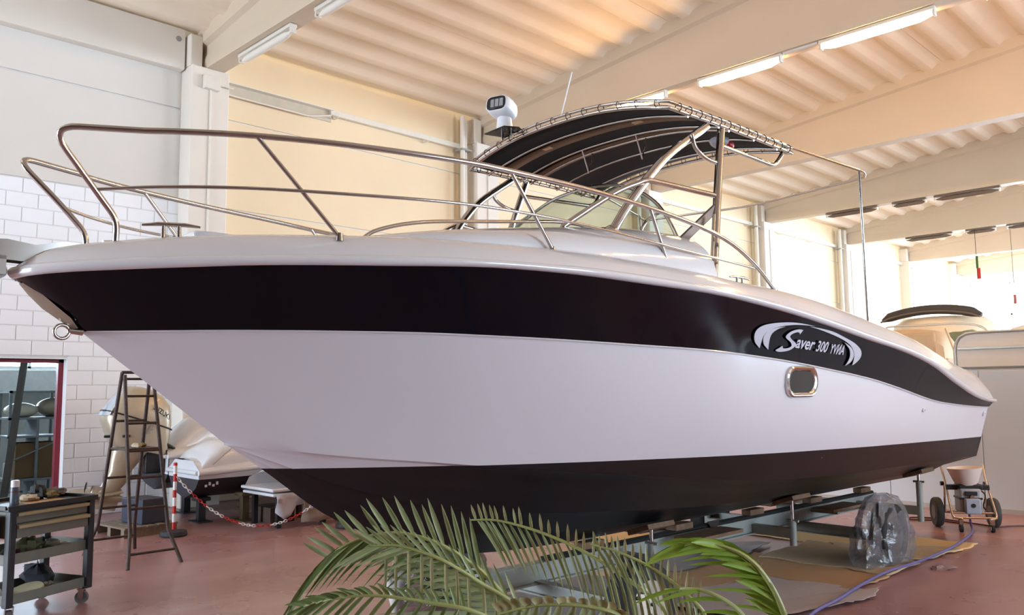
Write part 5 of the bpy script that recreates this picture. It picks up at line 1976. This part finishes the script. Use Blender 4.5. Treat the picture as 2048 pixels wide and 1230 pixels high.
for z, s_ in ((2.2, 1.), (2.7, 1.), (2.98, .95), (3.1, .78), (3.14, .4)):
    rows.append([Vector((1.0 * s_ * math.cos(2 * PI * j / 20), 2.75 + .95 * s_ * math.sin(2 * PI * j / 20), z)) for j in range(20)])
b_ = MB().grid(rows, closed_u=True)
b_.f.append(list(range(80, 100)))
b_.build('wheelhouse', M_CREAM, c1, smooth=60)
MB().tube(smooth_path([(-.6, .6, 2.4), (-.5, .8, 2.83), (.2, .9, 2.86), (.9, .9, 2.85), (1.3, .9, 2.72), (1.42, .9, 2.3)], 5), .018, 8).build('grab_hoop', M_ALU, c1, smooth=60)
MB().bar((.93, -.1, 2.72), (1.12, -.2, 2.2), .03, .03).build('stay', M_BEIGE, c1)
c2 = cruiser('cabin_boat', 'white cruiser with long brown window at the right edge behind the caravan', -5.0, 24.2, 0., 8., 1.5, .75, 2.3, mat('pale_cruiser', (242, 232, 214), .25))
rows = []
for y, z, w in ((-.2, 3.05, 1.3), (.3, 3.3, 1.3), (2.2, 3.35, 1.2), (4., 2.9, .9)):
    rows.append([Vector((w * math.cos(a), y, 2.3 + (z - 2.3) * max(0, math.sin(a)) ** .25)) for a in [PI * j / 14 for j in range(15)]])
b_ = MB().grid(rows)
b_.f.append(list(range(15)))
b_.build('coachroof', MATS['pale_cruiser'], c2, smooth=50)
MB().box(-1.0, 1.0, -.24, -.2, 2.86, 3.08).build('long_window', mat('brown_tinted_window', (112, 92, 66), .2), c2, bevel=.03)
c3 = cruiser('open_boat', 'boat with a tan rounded seat showing above the sheer near the tall pole', -6.75, 17.2, 0.05, 5., .0001 + .8, .8, 2.2, M_CREAM)
c3.location.x = -8.1
MB().blob((.9, .3, 2.75), (.32, .2, .42), 18, 10).build('tan_seat', mat('tan_vinyl', (190, 146, 100), .5), c3)
# small flags hanging far behind
f2 = thing('hanging_flag', 'tiny faded red pennant near the right edge in the bright far bay', 'flag', (-7.2, 29.72, 4.25))
MB().tube([(0, 0, 0), (0, 0, 2.6)], .007, 6).build('cord', M_CORD, f2)
MB().box(-.04, .05, -.004, .004, 0, .3).build('red_cloth', mat('faded_red', (206, 120, 112), .8), f2)
fl = thing('hanging_flag', 'green and red flag hanging in the bright far bay', 'flag', (-8.22, 29.7, 5.15))
MB().tube([(0, 0, .0), (0, 0, 1.65)], .008, 6).build('cord', M_CORD, fl)
MB().box(-.02, .05, -.004, .004, .35, .75).build('green_cloth', mat('flag_green', (60, 110, 60), .8), fl)
MB().box(.0, .1, -.004, .004, 0, .35).build('red_cloth', mat('flag_red', (190, 50, 44), .8), fl)

# ================================================================== PALMS IN THE FOREGROUND
M_LEAF = mat('grey_green_leaflet', (138, 156, 106), .4, var=.0, scale=9, rgb2=(176, 184, 136))
M_LEAF2 = mat('deep_green_leaflet', (102, 128, 70), .42, scale=9, rgb2=(134, 152, 92))
M_LEAFT = mat('pale_tipped_leaflet', (150, 158, 108), .45, scale=9, rgb2=(192, 182, 136))
M_LEAFP = mat('pale_sage_leaflet', (160, 178, 134), .42, scale=6, rgb2=(184, 194, 150))
M_LEAFB = mat('bright_green_leaflet', (126, 160, 44), .4, scale=7, rgb2=(158, 186, 72))
M_STEMP = mat('yellow_green_rachis', (156, 164, 100), .45, var=.08)
M_POT = mat('terracotta_pot', (150, 92, 66), .8, var=.1)
M_SOIL = mat('potting_soil', (52, 40, 32), .95, var=.3, scale=30)
RV, UV = Vector((.708, .706, 0)), Vector((0, 0, 1))
BV = Vector((.706, -.708, 0))      # towards the viewer's side


def palm(label, x, y, crown, fronds, seed):
    r_ = random.Random(seed)
    t = thing('potted_palm', label, 'plant', (x, y, 0))
    o0 = Vector((x, y, 0))
    MB().lathe([(.13, 0), (.14, .01), (.18, .26), (.2, .27), (.2, .3), (.175, .3), (.165, .25), (.001, .25)], 28, caps=False).build('pot', M_POT, t)
    MB().lathe([(.001, .255), (.165, .252), (.165, .24)], 24, caps=False).build('soil', M_SOIL, t)
    MB().tube([(0, 0, .24), (.01, 0, (crown + .24) / 2), (0, 0, crown)], [.05, .045, .04], 10).build('trunk', mat('fibrous_trunk', (92, 74, 54), .9, var=.25, scale=20), t, smooth=60)
    for pts, sets in fronds:
        P = [Vector((0, 0, crown - .04))] + [Vector(p) - o0 for p in pts[1:]]
        path = smooth_path(P, 8)
        K = len(path)
        fr_ = MB().tube(path, [.009 * (1 - .8 * i / (K - 1)) + .0015 for i in range(K)], 6).build('frond', M_STEMP, t, smooth=60)
        for u0, u1, cnt, v0, v1, w, droop, mt in sets:
            for k in range(cnt):
                f = k / max(1, cnt - 1)
                u = u0 + (u1 - u0) * f + r_.uniform(-.006, .006)
                q = u * (K - 1)
                i = min(K - 2, int(q))
                base = path[i].lerp(path[i + 1], q - i)
                dx = v0[0] + (v1[0] - v0[0]) * f
                dy = v0[1] + (v1[1] - v0[1]) * f
                s_ = r_.uniform(.9, 1.08)
                d = (RV * dx + UV * dy) * s_ + BV * r_.uniform(-.02, .03)
                L_ = d.length
                side = d.cross(BV + RV * r_.uniform(-.4, .4) + UV * .25).normalized()
                nrm = side.cross(d).normalized()
                rows = []
                for j, wf in ((0, .35), (.15, .85), (.4, 1.), (.65, .85), (.85, .5), (1., .06)):
                    c = base + d * j + Vector((0, 0, -droop * j * j)) + RV * (-.25 * droop * j * j)
                    h = w * wf / 2
                    rows.append([c - side * h, c - nrm * h * .5, c + side * h])
                MB().grid(rows).build('leaflet', mt, fr_, smooth=60, fix=False)
    return t


F1 = [(-2.079, 2.499, 0.473), (-2.13, 2.26, 0.802), (-2.161, 2.055, 1.033), (-2.184, 1.948, 1.126), (-2.213, 1.838, 1.194), (-2.294, 1.753, 1.226), (-2.378, 1.671, 1.213), (-2.447, 1.608, 1.171), (-2.539, 1.598, 1.094)]
F2 = [(-2.092, 2.486, 0.473), (-2.05, 2.199, 0.797), (-2.086, 1.926, 0.965), (-2.161, 1.774, 1.015), (-2.232, 1.627, 1.052), (-2.322, 1.537, 1.047), (-2.46, 1.476, 1.005)]
F3 = [(-2.066, 2.512, 0.473), (-1.887, 2.589, 0.692), (-1.798, 2.58, 0.878), (-1.909, 2.524, 0.993), (-2.045, 2.447, 1.086), (-2.192, 2.361, 1.157), (-2.346, 2.273, 1.2), (-2.427, 2.191, 1.205)]
F4 = [(-2.046, 2.532, 0.472), (-1.793, 2.61, 0.707), (-1.676, 2.632, 0.873), (-1.712, 2.582, 0.97), (-1.817, 2.538, 1.049), (-1.901, 2.444, 1.113), (-2.009, 2.405, 1.136)]
F5 = [(-2.046, 2.459, 0.493), (-1.713, 2.243, 0.856), (-1.59, 2.06, 1.009), (-1.628, 1.944, 1.062), (-1.732, 1.839, 1.069), (-1.817, 1.757, 1.044)]
F6 = [(-2.079, 2.499, 0.473), (-2.047, 2.275, 0.781), (-2.052, 2.104, 0.946), (-2.116, 1.954, 1.057), (-2.166, 1.821, 1.147), (-2.256, 1.724, 1.191), (-2.326, 1.654, 1.192)]
palm('potted palm with arching grey-green fronds in the centre foreground', -2.07, 2.50, .50, [
    (F1, [(.30, .93, 17, (-.035, .185), (-.10, .05), .018, 0., M_LEAF), (.26, .97, 22, (-.22, .02), (-.13, -.10), .018, .13, M_LEAF2)]),
    (F2, [(.38, .97, 22, (-.015, .085), (-.07, .02), .013, .02, M_LEAF2), (.36, .97, 16, (-.06, -.12), (-.12, -.05), .014, .03, M_LEAF2)]),
    (F3, [(.40, .97, 22, (.01, .085), (-.02, .06), .012, -.0, M_LEAFT), (.36, .97, 26, (.04, -.22), (.13, -.15), .013, .04, M_LEAF)]),
    (F4, [(.44, .97, 17, (.012, .085), (-.01, .05), .012, -.0, M_LEAFT), (.42, .97, 16, (.03, -.18), (.09, -.12), .013, .03, M_LEAF)]),
    (F5, [(.40, .98, 14, (.01, .045), (-.03, .05), .03, .02, M_LEAFT), (.4, .98, 14, (-.03, -.1), (-.06, -.1), .026, .03, M_LEAF)]),
    (F6, [(.36, .97, 16, (-.05, .13), (-.09, .05), .014, .0, M_LEAF), (.30, .97, 18, (-.22, .03), (-.14, -.05), .013, .03, M_LEAF), (.34, .9, 12, (.02, -.16), (.0, -.16), .012, .02, M_LEAFT), (.31, .44, 7, (-.5, .05), (-.42, .2), .015, .03, M_LEAFP)]),
], 11)
G1 = [(-1.098, 2.162, 0.745), (-1.065, 2.09, 0.985), (-1.049, 2.016, 1.122), (-1.073, 1.979, 1.216), (-1.108, 1.935, 1.277), (-1.16, 1.88, 1.306), (-1.214, 1.826, 1.304)]
G2 = [(-1.098, 2.162, 0.745), (-1.07, 2.017, 0.965), (-1.098, 1.975, 1.066), (-1.136, 1.925, 1.148), (-1.195, 1.86, 1.193), (-1.288, 1.84, 1.182)]
palm('potted palm with one bright green frond curling in from the right foreground', -1.098, 2.162, .75, [
    (G1, [(.30, .98, 15, (-.10, .10), (-.11, -.015), .022, .03, M_LEAFB), (.24, .9, 12, (-.03, .12), (-.10, .02), .022, .02, M_LEAFB), (.25, .75, 7, (-.15, .07), (-.17, .01), .010, .03, M_LEAFB)]),
    (G2, [(.42, .9, 5, (-.10, .05), (-.12, -.01), .011, .03, M_LEAFB)]),
], 12)
